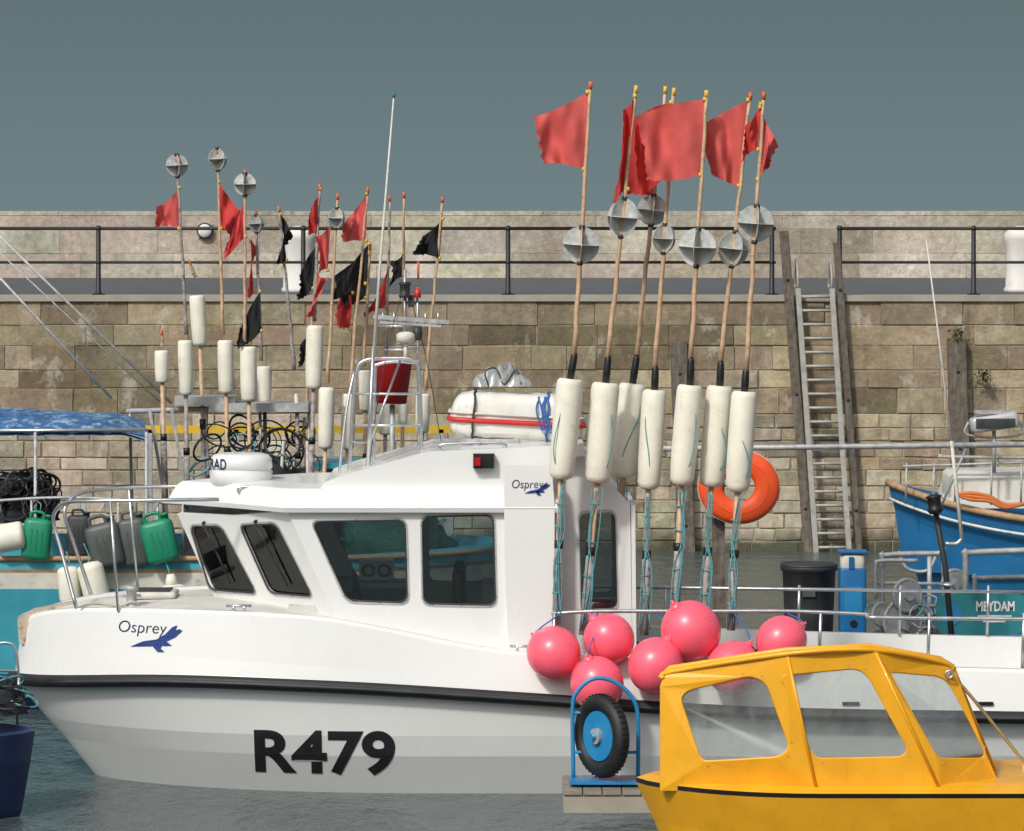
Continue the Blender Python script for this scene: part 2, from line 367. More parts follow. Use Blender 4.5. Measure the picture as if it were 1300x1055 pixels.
def pile(name,a,c,w): 
    b=B(name); b.beam(a,c,w,w*.7,WOOD)
    for t in(.15,.5,.85):
        p=a.lerp(c,t); b.disc(p-Vector((0,w*.37,0)),(0,1,0),.03,.03,RAILM,8)
    return b.done(bevel=.02)
pile('timber_fender_pile',P(995,293,67.38),P(1027,708,67.3),.15); pile('timber_fender_pile',P(1062,308,67.38),P(1091,708,67.3),.12)
pile('timber_fender_pile',P(861,433,67.38),P(872,708,67.35),.28); pile('timber_fender_pile',P(1214,430,67.38),P(1222,708,67.35),.30)
for px in(380,1297):
    b=B('mooring_bollard'); y=70.5; a=P(px,375,y); a.z=QZ; t=Vector((a.x,y,QZ+1.14))
    b.lathe(a,t,[(0,.31),(.05,.31),(.08,.28),(.5,.265),(.72,.27),(.8,.30),(.88,.3),(.95,.22),(1,.08)],WBOLL,28); b.done()
b=B('bulkhead_lamp'); c=P(260,293,D2-.1); b.torus(c,(0,1,0),.15,.025,RAILM,24,8); b.sphere(c,.15,WBOLL,(1,.5,1)); b.box(c+Vector((0,.08,0)),(.3,.06,.3),GALV); b.done()
def weeds(px,py,w,n):
    b=B('wall_weeds')
    for i in range(n):
        c=P(px,py,67.4)+Vector((random.gauss(0,w),rnd(-.18,0),random.gauss(0,w*.8)))
        d=Vector((rnd(-1,1),rnd(-1,.2),rnd(-.6,1))).normalized()*rnd(.04,.1); x,y=frame(d)
        b.add([c,c+d*.5+x*.02,c+d,c+d*.5-x*.02],[(0,1,2,3)],LEAF)
    b.done(recalc=False)
weeds(1247,478,.06,110); weeds(1213,424,.06,80)
# ------------------------------------------------------------------ hull loft
def loft(b,d0,levels,N,pw,fz):
    L=[]
    for lv in levels:
        xs,xe,Bm,zf=lv[:4]; r=[]
        for i in range(N+1):
            x=xs+(xe-xs)*(i/N)**pw; u=min(1,max(0,(x-xs)/fz)); bb=Bm*(1-(1-u)**2.4)**.75 if Bm>0 else 0
            r.append((x,bb,zf(x)))
        L.append(r)
    for sgn in(-1,1):
        for k in range(len(L)-1):
            A,C=L[k],L[k+1]; vs=[Vector((p[0],d0+sgn*p[1],p[2])) for p in A]+[Vector((p[0],d0+sgn*p[1],p[2])) for p in C]
            b.add(vs,[(i,i+1,N+2+i,N+1+i) for i in range(N)],levels[k][4],True)
    tr=[Vector((r[-1][0],d0-r[-1][1],r[-1][2])) for r in L]+[Vector((r[-1][0],d0+r[-1][1],r[-1][2])) for r in reversed(L)]
    n=len(L); 
    b.add(tr,[(i,i+1,2*n-2-i,2*n-1-i) for i in range(n-1)],levels[0][4])
    return L
def tab(pts,dfun):
    out=[]
    for px,py in pts:
        d=39.
        for _ in range(4): x=(px-CX)*d/F; d=dfun(x)
        out.append((x,H-(py-HY)*d/F))
    # smooth interpolation (monotone cubic-ish)
    n=len(out); sl=[]
    for i in range(n):
        a=out[max(0,i-1)]; c=out[min(n-1,i+1)]; sl.append((c[1]-a[1])/(c[0]-a[0]))
    def f(x):
        if x<=out[0][0]: return out[0][1]
        for i in range(n-1):
            a,za=out[i]; c,zc=out[i+1]
            if x<=c:
                h=c-a; t=(x-a)/h
                return (2*t**3-3*t*t+1)*za+(t**3-2*t*t+t)*h*sl[i]+(-2*t**3+3*t*t)*zc+(t**3-t*t)*h*sl[i+1]
        return out[-1][1]
    return f
# ------------------------------------------------------------------ main fishing boat
DC=40.4; XS=-4.93
def bw(x,Bm=1.7,xs=XS):
    u=min(1,max(0,(x-xs)/3.6)); return Bm*(1-(1-u)**2.4)**.75
zs=tab([(15,860),(200,864),(400,871),(640,885),(850,899),(1000,906),(1300,911),(1420,913)],lambda x:DC-bw(x))
zt=tab([(25,786),(60,777),(110,773),(250,775),(400,783),(500,800),(600,820),(700,831),(1000,842),(1300,850),(1420,852)],lambda x:DC-bw(x,1.58))
zk=tab([(25,820),(150,828),(400,846),(600,861),(700,868),(850,880),(1300,890),(1420,892)],lambda x:DC-bw(x,1.66))
XE=5.7
boat=B('fishing_boat')
deckz=lambda x: zt(x)-.03 if x<.35 else .62
lv=[(-3.8,XE,0,lambda x:-.5,WHITE2),(-4.05,XE,1.3,lambda x:-.08,WHITE2),(-4.42,XE,1.54,lambda x:.38,WHITE2),(-4.60,XE,1.60,lambda x:.58,WHITE2),
    (XS+.05,XE,1.66,lambda x:zs(x)-.06,WHITE2),(XS,XE,1.7,zs,WHITE),(XS+.03,XE,1.68,lambda x:zs(x)+.06,WHITE),(XS+.07,XE,1.66,zk,WHITE),(XS+.1,XE,1.6,lambda x:zt(x)-.03,WHITE),(XS+.13,XE,1.565,zt,WHITE),
    (XS+.2,XE-.08,1.47,zt,WHITE),(XS+.22,XE-.1,1.45,deckz,DECKM),(XS+.25,XE-.1,0,lambda x:deckz(x)+.04,DECKM)]
loft(boat,DC,lv,90,1.5,3.6)
for sg in(-1,1):
    pts=[]
    for i in range(71):
        x=XS+(XE-XS)*(i/70)**1.5; pts.append(Vector((x,DC+sg*(bw(x)+.02),zs(x))))
    boat.tube(pts,.062,BLACKR,10)
    boat.tube([p+Vector((0,sg*.055,0)) for p in pts],.022,DARK,8)
tree_h=boat.bvh()
def mir(v): return Vector((v.x,2*DC-v.y,v.z))
def ray_plane(px,py,pl):
    o=Vector((0,0,H)); d=P(px,py,1)-o; p0,n=pl; return o+d*((p0-o).dot(n)/d.dot(n))
def mkplane(a,c,e): return (a,(c-a).cross(e-a).normalized())
ND=39.2
tC=P(365,648,ND); bC=P(432,800,ND); tAB=P(293,655,39.85)
plB=mkplane(tC,bC,tAB); bAB=ray_plane(352,800,plB)
tA=P(225,652,DC); plA=mkplane(tAB,bAB,tA)
zA=bC.z
p0,n=plA; bA=Vector((p0.x-(n.y*(DC-p0.y)+n.z*(zA-p0.z))/n.x,DC,zA))
def facet(corners,plane,wins,inn=.04,wipe=False):
    n=plane[1]; n=n if n.y>0 else -n
    hs=[rpoly([ray_plane(px,py,plane) for px,py in w],.09) for w in wins]
    for side in(0,1):
        fx=(lambda v:v) if side==0 else mir
        nn=Vector((n.x,n.y*(1 if side==0 else -1),n.z))
        boat.prism([fx(c) for c in corners],nn*inn,WHITE,[[fx(v) for v in h] for h in hs])
        for w_,h in zip(wins,hs):
            H2=[fx(v) for v in h]; c=sum(H2,Vector())/len(H2)
            boat.prism([v+nn*.012 for v in H2],nn*.008,GLASS)
            out=[v+(v-c).normalized()*.032-nn*.007 for v in H2]; inr=[v-nn*.007 for v in H2]
            boat.prism(out,nn*.006,ALU,[inr])
            boat.tube([v-nn*.005 for v in H2],.009,DARK,6,closed=True)
            m=len(H2)
            for i in range(0,m,2):
                p=(out[i]+inr[i])/2; q=(out[i]*.5+out[(i+2)%m]*.5+inr[i]*.5+inr[(i+2)%m]*.5)/2
                for s_ in(p,q): boat.disc(s_-nn*.002,nn,.006,.004,DARK,6)
            if wipe:
                q=[fx(ray_plane(x,y,plane)) for x,y in w_]; a=q[0].lerp(q[1],.5)+(q[0]-q[3]).normalized()*.04; e=q[3].lerp(q[2],.55).lerp(a,.35)
                boat.tube([a-nn*.03,e-nn*.025],.007,BLACK,6); boat.tube([a-nn*.03,a+nn*.01],.015,BLACK,8)
                boat.tube([e.lerp(a,-.35)-nn*.018,e.lerp(a,.35)-nn*.018],.009,BLACK,6)
plC=(tC,Vector((0,1,0)))
facet([tC,P(650,645,ND),P(650,832,ND),bC],plC,[[(396,662),(514,660),(517,765),(441,762)],[(536,656),(626,654),(629,768),(538,766)]])
facet([tC,bC,bAB,tAB],plB,[[(305,667),(351,665),(397,757),(343,752)]],wipe=True)
facet([tAB,bAB,bA,tA],plA,[[(242,668),(281,668),(326,753),(267,748)]],wipe=True)
ol=[tA,tAB,tC,P(703,648,ND)]; ol=[(p.x,p.y) for p in ol]; ring=ol+[(x,2*DC-y) for x,y in reversed(ol[1:])]
rc=(-1.2,DC)
def rr_(o,z): return [Vector((rc[0]+(x-rc[0])*(1+o/2.0),rc[1]+(y-rc[1])*(1+o/1.2),z)) for x,y in ring]
rz=P(0,648,ND).z
lay=[rr_(0,rz-.01),rr_(.07,rz-.015),rr_(.085,rz+.03),rr_(.0,rz+.17),rr_(-.05,rz+.205),rr_(-.35,rz+.235)]
nR=len(ring)
for a,c in zip(lay,lay[1:]):
    boat.add(a+c,[(i,(i+1)%nR,nR+(i+1)%nR,nR+i) for i in range(nR)],WHITE)
boat.add(lay[-1],[tuple(range(nR))],WHITE); boat.add(rr_(-.03,rz-.02),[tuple(range(nR))],INTER)
pol=[(405,622),(412,612),(440,602),(528,577),(545,573),(640,569),(700,566),(741,563),(743,570),(741,579),(706,584),(703,640),(405,640)]
pf=[P(x,y,39.32) for x,y in pol]; boat.prism(pf,(0,2*(DC-39.32),0),WHITE)
PIL=[(640,590),(700,590),(704,640),(704,832),(646,832),(640,700)]
boat.prism([P(x,y,39.12) for x,y in PIL],(0,.1,0),WHITE)
boat.prism([mir(P(x,y,39.12)) for x,y in PIL],(0,-.1,0),WHITE)
for fx in((lambda v:v),mir):
    h=rpoly([fx(P(x,y,39.5)) for x,y in [(735,652),(781,650),(784,772),(738,774)]],.08)
    sg=1 if fx(P(0,0,39.5)).y<DC else -1
    boat.prism([fx(P(x,y,39.5)) for x,y in [(700,580),(741,578),(800,640),(803,850),(700,850)]],(0,.05*sg,0),WHITE,[h])
    c=sum(h,Vector())/len(h); boat.prism([v+Vector((0,.02*sg,0)) for v in h],(0,.006*sg,0),GLASS)
    boat.prism([v+(v-c).normalized()*.03-Vector((0,.006*sg,0)) for v in h],(0,.005*sg,0),ALU,[[v-Vector((0,.006*sg,0)) for v in h]])
a1,a2=P(801,641,39.5),P(803,850,39.5); boat.prism([a1,a2,Vector((a2.x,mir(a2).y,a2.z)),Vector((a1.x,mir(a1).y,a1.z))],(.04,0,0),WHITE,
  [[Vector((a1.x+.005,40.0,1.0)),Vector((a1.x+.005,40.8,1.0)),Vector((a1.x+.005,40.8,2.35)),Vector((a1.x+.005,40.0,2.35))]])
a0=P(741,578,39.5); boat.add([a0,a1,mir(a1),mir(a0)],[(0,1,2,3)],WHITE)
# interior
boat.box((-.9,DC,1.15),(3.6,2.2,.05),GREYP)
boat.box((-1.9,DC,1.45),(.5,2.1,.62),INTER); boat.box((-1.72,DC,1.80),(.3,1.7,.16),DARK)
boat.torus((-1.5,DC-.4,1.85),(1,0,.3),.19,.016,DARK,24,8)
for yy in(39.9,40.9): boat.rbox((-.75,yy,1.5),(.45,.45,.14),DARK,.05); boat.rbox((-.52,yy,1.8),(.12,.45,.55),DARK,.05); boat.tube([(-.75,yy,1.15),(-.75,yy,1.45)],.04,GREYM)
boat.box((-1.35,40.9,1.98),(.34,.3,.2),WHITE)
for xx in(-1.43,-1.27): boat.torus((xx,40.74,1.98),(0,1,0),.055,.012,DARK,16,6)
boat.box((-.05,41.0,1.5),(.5,.8,.7),INTER); boat.box((-1.3,40.9,1.84),(.7,.5,.05),INTER)
boat.box(P(614,585,39.28),(.2,.12,.14),BLACK); boat.box(P(606,586,39.21),(.06,.04,.08),LENS)
for px0,px1,dd in((303,358,39.7),(560,640,39.35)):
    a=P(px0,626 if px0<400 else 572,dd); c=P(px1,628 if px0<400 else 571,dd)
    boat.tube(cr([a,a+Vector((.03,0,.06)),c+Vector((-.03,0,.06)),c],5),.013,GREYM)
hz=zt(-3.6)+.01; boat.rbox((-3.55,DC,hz+.03),(.5,.5,.07),OLDW,.03); boat.box((-3.55,DC,hz+.072),(.38,.38,.01),DARK)
for x in(-2.6,.1): 
    yy=DC-bw(x,1.5); boat.tube([(x-.12,yy,zt(x)+.05),(x+.12,yy,zt(x)+.05)],.014,GREYM); boat.tube([(x-.05,yy,zt(x)),(x-.05,yy,zt(x)+.05)],.014,GREYM); boat.tube([(x+.05,yy,zt(x)),(x+.05,yy,zt(x)+.05)],.014,GREYM)
for fx in((lambda v:v),mir):
    top=[P(278,634,39.5),P(200,635,39.4),P(120,636,39.5),P(84,638,39.75),P(71,648,39.85),P(68,664,39.9),P(78,700,39.85),P(97,772,39.7)]
    boat.tube([fx(v) for v in cr(top,6)],.019,GREYM)
    boat.tube([fx(v) for v in (P(140,636,39.45),P(150,776,39.35))],.014,GREYM)
a=P(71,648,39.85); boat.tube([a,mir(a)],.017,GREYM)
boat.prism([P(x,y,40.22) for x,y in [(22,784),(40,776),(92,766),(98,772),(92,786),(58,812),(44,822),(24,816)]],(0,.36,0),CREAM)
boat.prism([P(x,y,40.2) for x,y in [(34,790),(60,776),(80,774),(62,794),(40,806)]],(0,.01,0),OLDW)
boat.tube([P(52,790,40.1),P(52,790,40.7)],.05,DARK,14)
boat.lathe(P(167,775,39.8),P(167,744,39.8),[(0,.07),(.1,.05),(.8,.05),(.85,.07),(1,.07)],GALV,16)
boat.tube([P(155,756,39.8),P(179,756,39.8)],.014,GALV)
boat.tube(cr([P(100,770,39.6),P(120,766,39.7),P(150,769,39.75),P(167,764,39.75),P(178,768,39.8)],6),.014,ROPEW)
c=P(306,617,40.2); t=P(306,575,40.2)
boat.lathe(c,t,[(0,.26),(.03,.3),(.45,.31),(.5,.295),(.53,.295),(.57,.31),(.85,.3),(.95,.27),(1,.2)],WHITE,36)
tree_c=boat.bvh()
def T(pts,r=.016,m=GREYM,n=5,d=None): boat.tube(cr(pts,n),r,m,8)
T([P(443,606,39.9),P(447,530,39.9),P(452,478,39.9),P(462,458,39.9),P(500,455,39.9),P(524,458,39.9),P(533,480,39.9),P(535,606,39.9)],.018)
T([P(474,600,40.7),P(476,480,40.7),P(482,462,40.7),P(520,460,40.7),P(531,475,40.7),P(532,600,40.7)],.018)
T([P(430,606,39.9),P(440,520,40.0),P(450,470,40.1)],.014); T([P(470,560,39.9),P(508,458,40.2)],.012); T([P(443,560,39.9),P(474,562,40.7)],.012)
for y in(500,540): boat.tube([P(448,y,39.9),P(534,y,39.9)],.012,GREYM)
for x in(452,530): boat.tube([P(x,458,39.9),P(x,462,40.7)],.016,GREYM)
boat.tube([P(514,458,40.3),P(514,342,40.3)],.017,GREYM); boat.tube([P(530,450,40.3),P(530,365,40.3)],.012,GREYM)
boat.lathe(P(515,435,40.0),P(515,421,40.0),[(0,.05),(.2,.09),(.7,.09),(.9,.07),(1,.03)],OLDW,20); boat.tube([P(515,458,40.0),P(515,435,40.0)],.02,OLDW)
boat.beam(P(474,402,40.3),P(570,409,40.3),.04,.05,GALV); boat.beam(P(482,409,40.3),P(560,414,40.3),.025,.03,ALU)
for x in(486,500,540,556): boat.tube([P(x,412,40.3),P(x,396,40.3)],.008,GREYM)
boat.box(P(522,382,40.3),(.06,.1,.12),DARK); boat.lathe(P(514,378,40.25),P(514,358,40.25),[(0,.05),(.15,.065),(.2,.05),(.8,.05),(.85,.065),(1,.05)],DARK,16)
boat.lathe(P(530,378,40.25),P(530,366,40.25),[(0,.035),(.5,.035),(1,.02)],REDP,14); boat.lathe(P(530,432,40.25),P(530,414,40.25),[(0,.045),(.5,.05),(1,.04)],DARK,14)
boat.tube([P(531,355,40.3),P(531,332,40.3)],.012,RTAPE)
for y,w in((414,36),(444,26)): boat.tube([P(514-w,y,40.3),P(514+w*.7,y,40.3)],.011,GREYM)
boat.tube([P(466,612,39.8),P(474,440,39.8)],.018,GREYM); boat.tube([P(474,455,39.8),P(483,330,39.8),P(500,122,39.8)],[.018,.013,.008],OLDW); boat.tube([P(500,124,39.8),P(500.4,117,39.8)],.014,TEAL)
boat.tube(cr([P(515,355,40.3),P(495,430,40.2),P(478,520,40.0),P(468,600,39.9)],5),.004,DARK,5)
boat.tube(cr([P(515,355,40.3),P(540,450,40.4),P(560,560,40.6)],5),.004,DARK,5)
OLDW2=mk('raft_canister_grp',(.72,.71,.66),.4,var=.06,dirt=(.42,.36,.26),dthr=(.58,.85))
def superraft():
    c=P(656,528,40.35); R=Matrix.Rotation(math.radians(3),3,'Y')
    L,W,Hh=.655,.34,.225
    def s3(a,ex=.3): return math.copysign(abs(a)**ex,a)
    def pt(u,v):
        th=-math.pi/2+math.pi*v; ph=2*math.pi*u; ct=abs(math.cos(th))**.3
        x=L*s3(math.cos(ph))*ct; y=W*s3(math.sin(ph))*ct; z_=Hh*math.copysign(abs(math.sin(th))**.45,math.sin(th))
        rib=1+.03*(1 if math.sin(x*38)>.3 else 0)
        return c+R@Vector((x*(1-.09*max(0,z_/Hh)),y*rib,z_*rib))
    boat.grid(120,40,pt,OLDW2)
    for zz,m,r in((-.05,REDP,.026),(.02,OLDW,.014)):
        pts=[]
        for i in range(90):
            ph=2*math.pi*i/90; pts.append(c+R@Vector((L*1.012*s3(math.cos(ph)),W*1.05*s3(math.sin(ph)),zz)))
        boat.tube(pts,r,m,8,closed=True)
    for xx in(-.42,.3):
        pts=[c+R@Vector((xx+rnd(-.01,.01),W*1.08*s3(math.cos(a),.5),Hh*1.08*s3(math.sin(a),.5))) for a in [2*math.pi*k/28 for k in range(28)]]
        boat.tube(pts,.012,DARK if xx<0 else ROPEB,6,closed=True)
    for k in range(6):
        x0=rnd(.2,.32); boat.tube(cr([c+Vector((x0,-.3,.2)),c+Vector((x0+rnd(-.05,.05),-.38,.08)),c+Vector((x0+rnd(0,.06),-.38,-.1)),c+Vector((x0+rnd(-.05,.05),-.37,rnd(-.2,-.02)))],5),.008,ROPEB,6)
    for xx in(-.4,0,.4): boat.box(c+Vector((xx,0,-.235)),(.05,.6,.07),GALV)
    boat.box(c+Vector((0,-.27,-.235)),(1.1,.04,.05),GALV)
superraft()
PLAS=mk_glass('clear_polythene',(.75,.78,.8),.15,.2,.5)
cB=P(638,487,40.3)
boat.grid(30,18,lambda u,v: cB+Vector((.3*(2*u-1)*(.8+.2*math.sin(9*v)),.2*(2*v-1),.2*max(0,(1-(2*u-1)**2))**.5*max(0,1-(2*v-1)**2)**.5*(.8+.9*noise.noise(Vector((u*7,v*7,0))))-.02)),PLAS)
boat.tube(cr([P(620,490,40.1),P(616,472,40.1),P(630,468,40.2),P(640,488,40.1),P(655,470,40.2),P(662,488,40.1)],5),.008,DARK,6)
T([P(x,y,38.95) for x,y in [(700,779),(760,776),(900,776),(1000,776),(1100,780),(1112,784),(1300,786),(1400,788)]],.019)
for x,y in((704,834),(860,836),(1042,842),(1180,846),(1300,848)): boat.tube([P(x,778,38.95),P(x-2,y,38.95)],.016,GREYM)
boat.tube([mir(P(700,779,38.95)),mir(P(1400,788,38.95))],.019,GREYM)
for x in(704,860,1042,1180,1300): boat.tube([mir(P(x,778,38.95)),mir(P(x-2,845,38.95))],.016,GREYM)
for px in(740,1080,1250): boat.box(P(px,893,38.72),(.16,.03,.03),BLACK)
osprey=boat.done()
tree_c2=boat.bvh()
put_text('R479',322,502,926,986,38.9,tree_h,BLACK,'registration_number',osprey,.006,bold=.03,cut=14)
put_text('Osprey',149,213,789,808,39.2,tree_h,NAVY,'name_lettering_bow',osprey,.006,bold=-.008,shear=.15)
put_text('Osprey',650,690,609,623,39.12,tree_c2,NAVY,'name_lettering_cabin',osprey,.006,bold=-.008,shear=.15)
put_text('RAD',264,287,583,597,39.9,tree_c2,NAVY,'radome_lettering',osprey,.006,bold=.02)
def eagle(x,y,s): 
    q=lambda L:[(x+a*s,y+c*s) for a,c in L]
    return [q([(-34,14),(-16,6),(2,3),(14,-4),(34,-12),(38,-10),(28,-1),(16,5),(24,10),(14,11),(6,10),(-4,12),(-20,13)]),q([(2,6),(12,8),(8,14),(14,19),(4,19),(-2,13)]),q([(14,-4),(24,-14),(31,-17),(28,-8),(22,-3)])]
put_shape(eagle(197,808,.95),39.2,tree_h,EAGLE,'bird_emblem_bow',osprey,.009)
put_shape(eagle(681,620,.46),39.12,tree_c2,EAGLE,'bird_emblem_cabin',osprey,.009)
# ------------------------------------------------------------------ dan buoys
def add_flag(b,q,d,mat,seed,A=.1,nu=26,nv=20,rag=.05):
    tl,bl,tr,br=q; ph=seed*1.7
    def fn(u,v):
        x=(tl[0]*(1-u)+tr[0]*u)*(1-v)+(bl[0]*(1-u)+br[0]*u)*v
        y=(tl[1]*(1-u)+tr[1]*u)*(1-v)+(bl[1]*(1-u)+br[1]*u)*v
        nn=noise.noise(Vector((u*2+seed*5,v*1.6,seed)))
        y+= 6*math.sin(u*math.pi)*math.sin(seed+v*3)*(rag*14); x+=4*math.sin(v*math.pi)*math.sin(seed*2+u*4)*u
        if u>.95: x+=rag*80*noise.noise(Vector((v*9,seed,2))); y+=rag*50*noise.noise(Vector((v*7,seed,5)))
        if v>.95: y+=rag*60*noise.noise(Vector((u*9,seed,8)))*min(1,u*2)
        dd=A*(u**.7)*math.sin(2*math.pi*(u*1.25+v*.45)+ph)+A*.8*nn*min(1,u*2)+A*.16*math.sin(2*math.pi*(u*2.9-v*.9)+ph*2)*u
        p=P(x,y,d); p.y+=dd; return p
    b.grid(nu,nv,fn,mat)
def reflector(b,c,r,ax,rot):
    ax=ax.normalized(); x,y=frame(ax); a=rot
    e1=x*math.cos(a)+y*math.sin(a); e2=-x*math.sin(a)+y*math.cos(a)
    for n in(ax,e1,e2): b.disc(c,n,r,.004,FOILM,30)
    for n in(e1,e2): b.torus(c,n,r,.004,FOILM,30,6)
    b.torus(c,ax,r,.004,FOILM,30,6)
    b.tube([c-ax*r*1.12,c-ax*r*.9],.03,DARK,10); b.tube([c+ax*r*.9,c+ax*r*1.1],.03,DARK,10)
def dan(top,join,ft,fb,bot,d,flags,refl,fw,seed,tape=True,scale=1.0,ropes=True,topc=None,matp=BAMB):
    random.seed(seed*13+5)
    b=B('dan_buoy')
    a=P(*top,d); j=P(*join,d); f0=P(*ft,d); f1=P(*fb,d); e=P(*bot,d)
    n=12; pts=[a.lerp(j,i/n)+Vector((rnd(-.007,.007),rnd(-.004,.004),0)) for i in range(n+1)]
    b.tube(pts,[(.016+.010*i/n)*scale for i in range(n+1)],matp,10)
    for i in range(1,n): 
        if i%2: b.torus(pts[i],a-j,(.018+.010*i/n)*scale,.003,matp,12,5)
    b.tube([a+(a-j).normalized()*.004,a+(a-j).normalized()*-.07],.020*scale,topc or RTAPE,10)
    if tape:
        k=(f0-j); b.tube([j-k*.15,j,j.lerp(f0,.5),f0+k*.1],[.024*scale,.034*scale,.038*scale,.036*scale],TAPE,10)
    dr=(f1-f0).normalized(); w=fw*d/F/2
    b.lathe(f0,f1,[(0,w*.45),(.0,w*.8),(.02,w*.94),(.06,w),(.35,w*1.01),(.7,w*.99),(.93,w*.93),(.98,w*.8),(1,w*.5)],FLOAT,24)
    b.tube([f1,e],.028*scale,matp,10)
    g=f1.lerp(e,.42); b.tube([g,e],.042*scale,LPOLE,10); b.tube([g,g.lerp(e,.1)],.045*scale,TAPE,10)
    if refl:
        c=P(refl[0],refl[1],d); t=(c.z-a.z)/(j.z-a.z); c=a.lerp(j,t)
        reflector(b,c,refl[2]*d/F,a-j,rnd(0,1.5))
    for i,(q,m) in enumerate(flags):
        add_flag(b,q,d,m,seed+i*.7,A=.1*scale+.02)
        for k in(0,1):
            p=P(q[k][0],q[k][1],d); b.tube([p+(a-j).normalized()*.02,p-(a-j).normalized()*.02],.021*scale,YTAPE,8)
    if ropes:
        for s_ in range(4):
            x0=rnd(-.12,.12)
            pts=[f0+Vector((x0*.3,-.03,0)), f0.lerp(f1,.3)+Vector((w*rnd(-1.1,1.1),-w*.8,0)), f0.lerp(f1,.7)+Vector((w*rnd(-1,1),-w*1.0,0)), f1+Vector((rnd(-.06,.06),-.05,-.05)),
                 f1.lerp(e,.35)+Vector((rnd(-.06,.06),-.05,0)), f1.lerp(e,.6)+Vector((rnd(-.06,.06),-.05,0)), e+Vector((rnd(-.06,.06),-.05,.05))]
            if s_!=1: pts=pts[3:]
            b.tube(cr(pts,5),.0055,ROPET,6)
        for k in range(4):
            c=f1.lerp(e,.12+.2*k+rnd(0,.1)); b.torus(c,dr+Vector((rnd(-.3,.3),0,rnd(-.2,.2))),.045,.007,ROPET,14,6)
    return b.done(recalc=True)
R1=((746,117),(741,215),(678,148),(690,208)); 
dan((750,104),(729,452),(724,481),(712,608),(706,792),38.98,[(R1,RED2)],(737,311,23),34,1)
dan((808,109),(772,455),(769,486),(758,613),(740,806),39.15,[(((806,122),(797,240),(790,140),(778,262)),RED)],(792,276,24),36,2,topc=YTAPE)
dan((845,110),(808,455),(803,487),(791,606),(782,790),39.65,[(((838,140),(832,250),(800,152),(792,246)),RED)],(830,267,19),35,3,topc=YTAPE)
dan((856,112),(832,468),(831,495),(823,621),(818,806),39.4,[(((852,130),(846,222),(806,150),(812,250)),RED)],(846,303,18),31,4,topc=YTAPE)
dan((897,115),(877,458),(876,489),(865,616),(857,790),39.1,[(((895,126),(889,222),(806,148),(820,228)),RED2)],(886,314,24),33,5,topc=YTAPE)
dan((953,118),(915,462),(914,490),(903,618),(893,800),39.3,[(((950,127),(938,236),(889,160),(905,222)),RED2)],(933,316,22),34,6)
dan((970,117),(947,472),(945,497),(936,624),(928,800),39.05,[(((965,136),(962,228),(989,186),(978,212)),RED2),(((966,132),(962,190),(945,160),(940,208)),RED)],(963,284,23),33,7)
def buoy(px,py,r,d,mat=PINK):
    random.seed(int(px)); b=B('inflatable_buoy'); c=P(px,py,d); rr=r*d/F; R=Matrix.Rotation(rnd(-1,1),3,'Y')@Matrix.Rotation(rnd(-.8,.5),3,'X')
    b.sphere(c,rr,mat,(1,1,1.04),36,24,R)
    ax=R@Vector((0,0,1)); b.lathe(c+ax*rr*.98,c+ax*rr*1.16,[(0,rr*.25),(.4,rr*.17),(1,rr*.14)],mat,16); b.torus(c+ax*rr*1.17,R@Vector((1,0,0)),rr*.09,rr*.05,mat,16,8)
    top=P(px+rnd(-10,10),779,38.95)
    b.tube(cr([c+ax*rr*1.2,(c+ax*rr*1.2).lerp(top,.5)+Vector((rnd(-.04,.04),-.03,0)),top],5),.007,ROPEB,6)
    b.done()
for px,py,r,d in((703,829,34,38.6),(773,811,32,38.72),(758,868,34,38.35),(832,845,35,38.5),(877,801,38,38.7),(931,848,34,38.5),(992,814,32,38.7)): buoy(px,py,r,d)
# ------------------------------------------------------------------ lifebuoy + spar behind
b=B('boat_boom'); b.tube([P(730,571,43),P(1500,562,43)],.03,GALV,12)
b.beam(P(911,566,43.05),P(914,850,43.05),.13,.1,WOOD); b.beam(P(1390,560,43.05),P(1390,850,43.05),.12,.1,WOOD); b.tube([P(1228,566,43),P(1196,640,43)],.012,GALV); b.done()
b=B('lifebuoy'); c=P(938,618,42.85)
n=48; s2=14; vs=[];fs=[]
for i in range(n):
    a=2*math.pi*i/n
    for k in range(s2):
        q=2*math.pi*k/s2; rad=.295+.13*math.cos(q); vs.append(c+Vector((rad*math.cos(a)*1.01,.06*math.sin(q),rad*math.sin(a)*.91)))
for i in range(n):
    for k in range(s2): fs.append((i*s2+k,((i+1)%n)*s2+k,((i+1)%n)*s2+(k+1)%s2,i*s2+(k+1)%s2))
b.add(vs,fs,ORANGE,True)
for rr0,yy in((.425,0),(.30,-.06)):
    b.tube([c+Vector((rr0*1.01*math.cos(2*math.pi*i/48),yy,rr0*.91*math.sin(2*math.pi*i/48))) for i in range(48)],.008 if yy==0 else .005,ORANGE if yy else ROPEW,6,closed=True)
b.tube(cr([c+Vector((-.02,-.02,.37)),c+Vector((0,0,.4)),P(938,567,42.95)],4),.01,ROPEW); b.done()
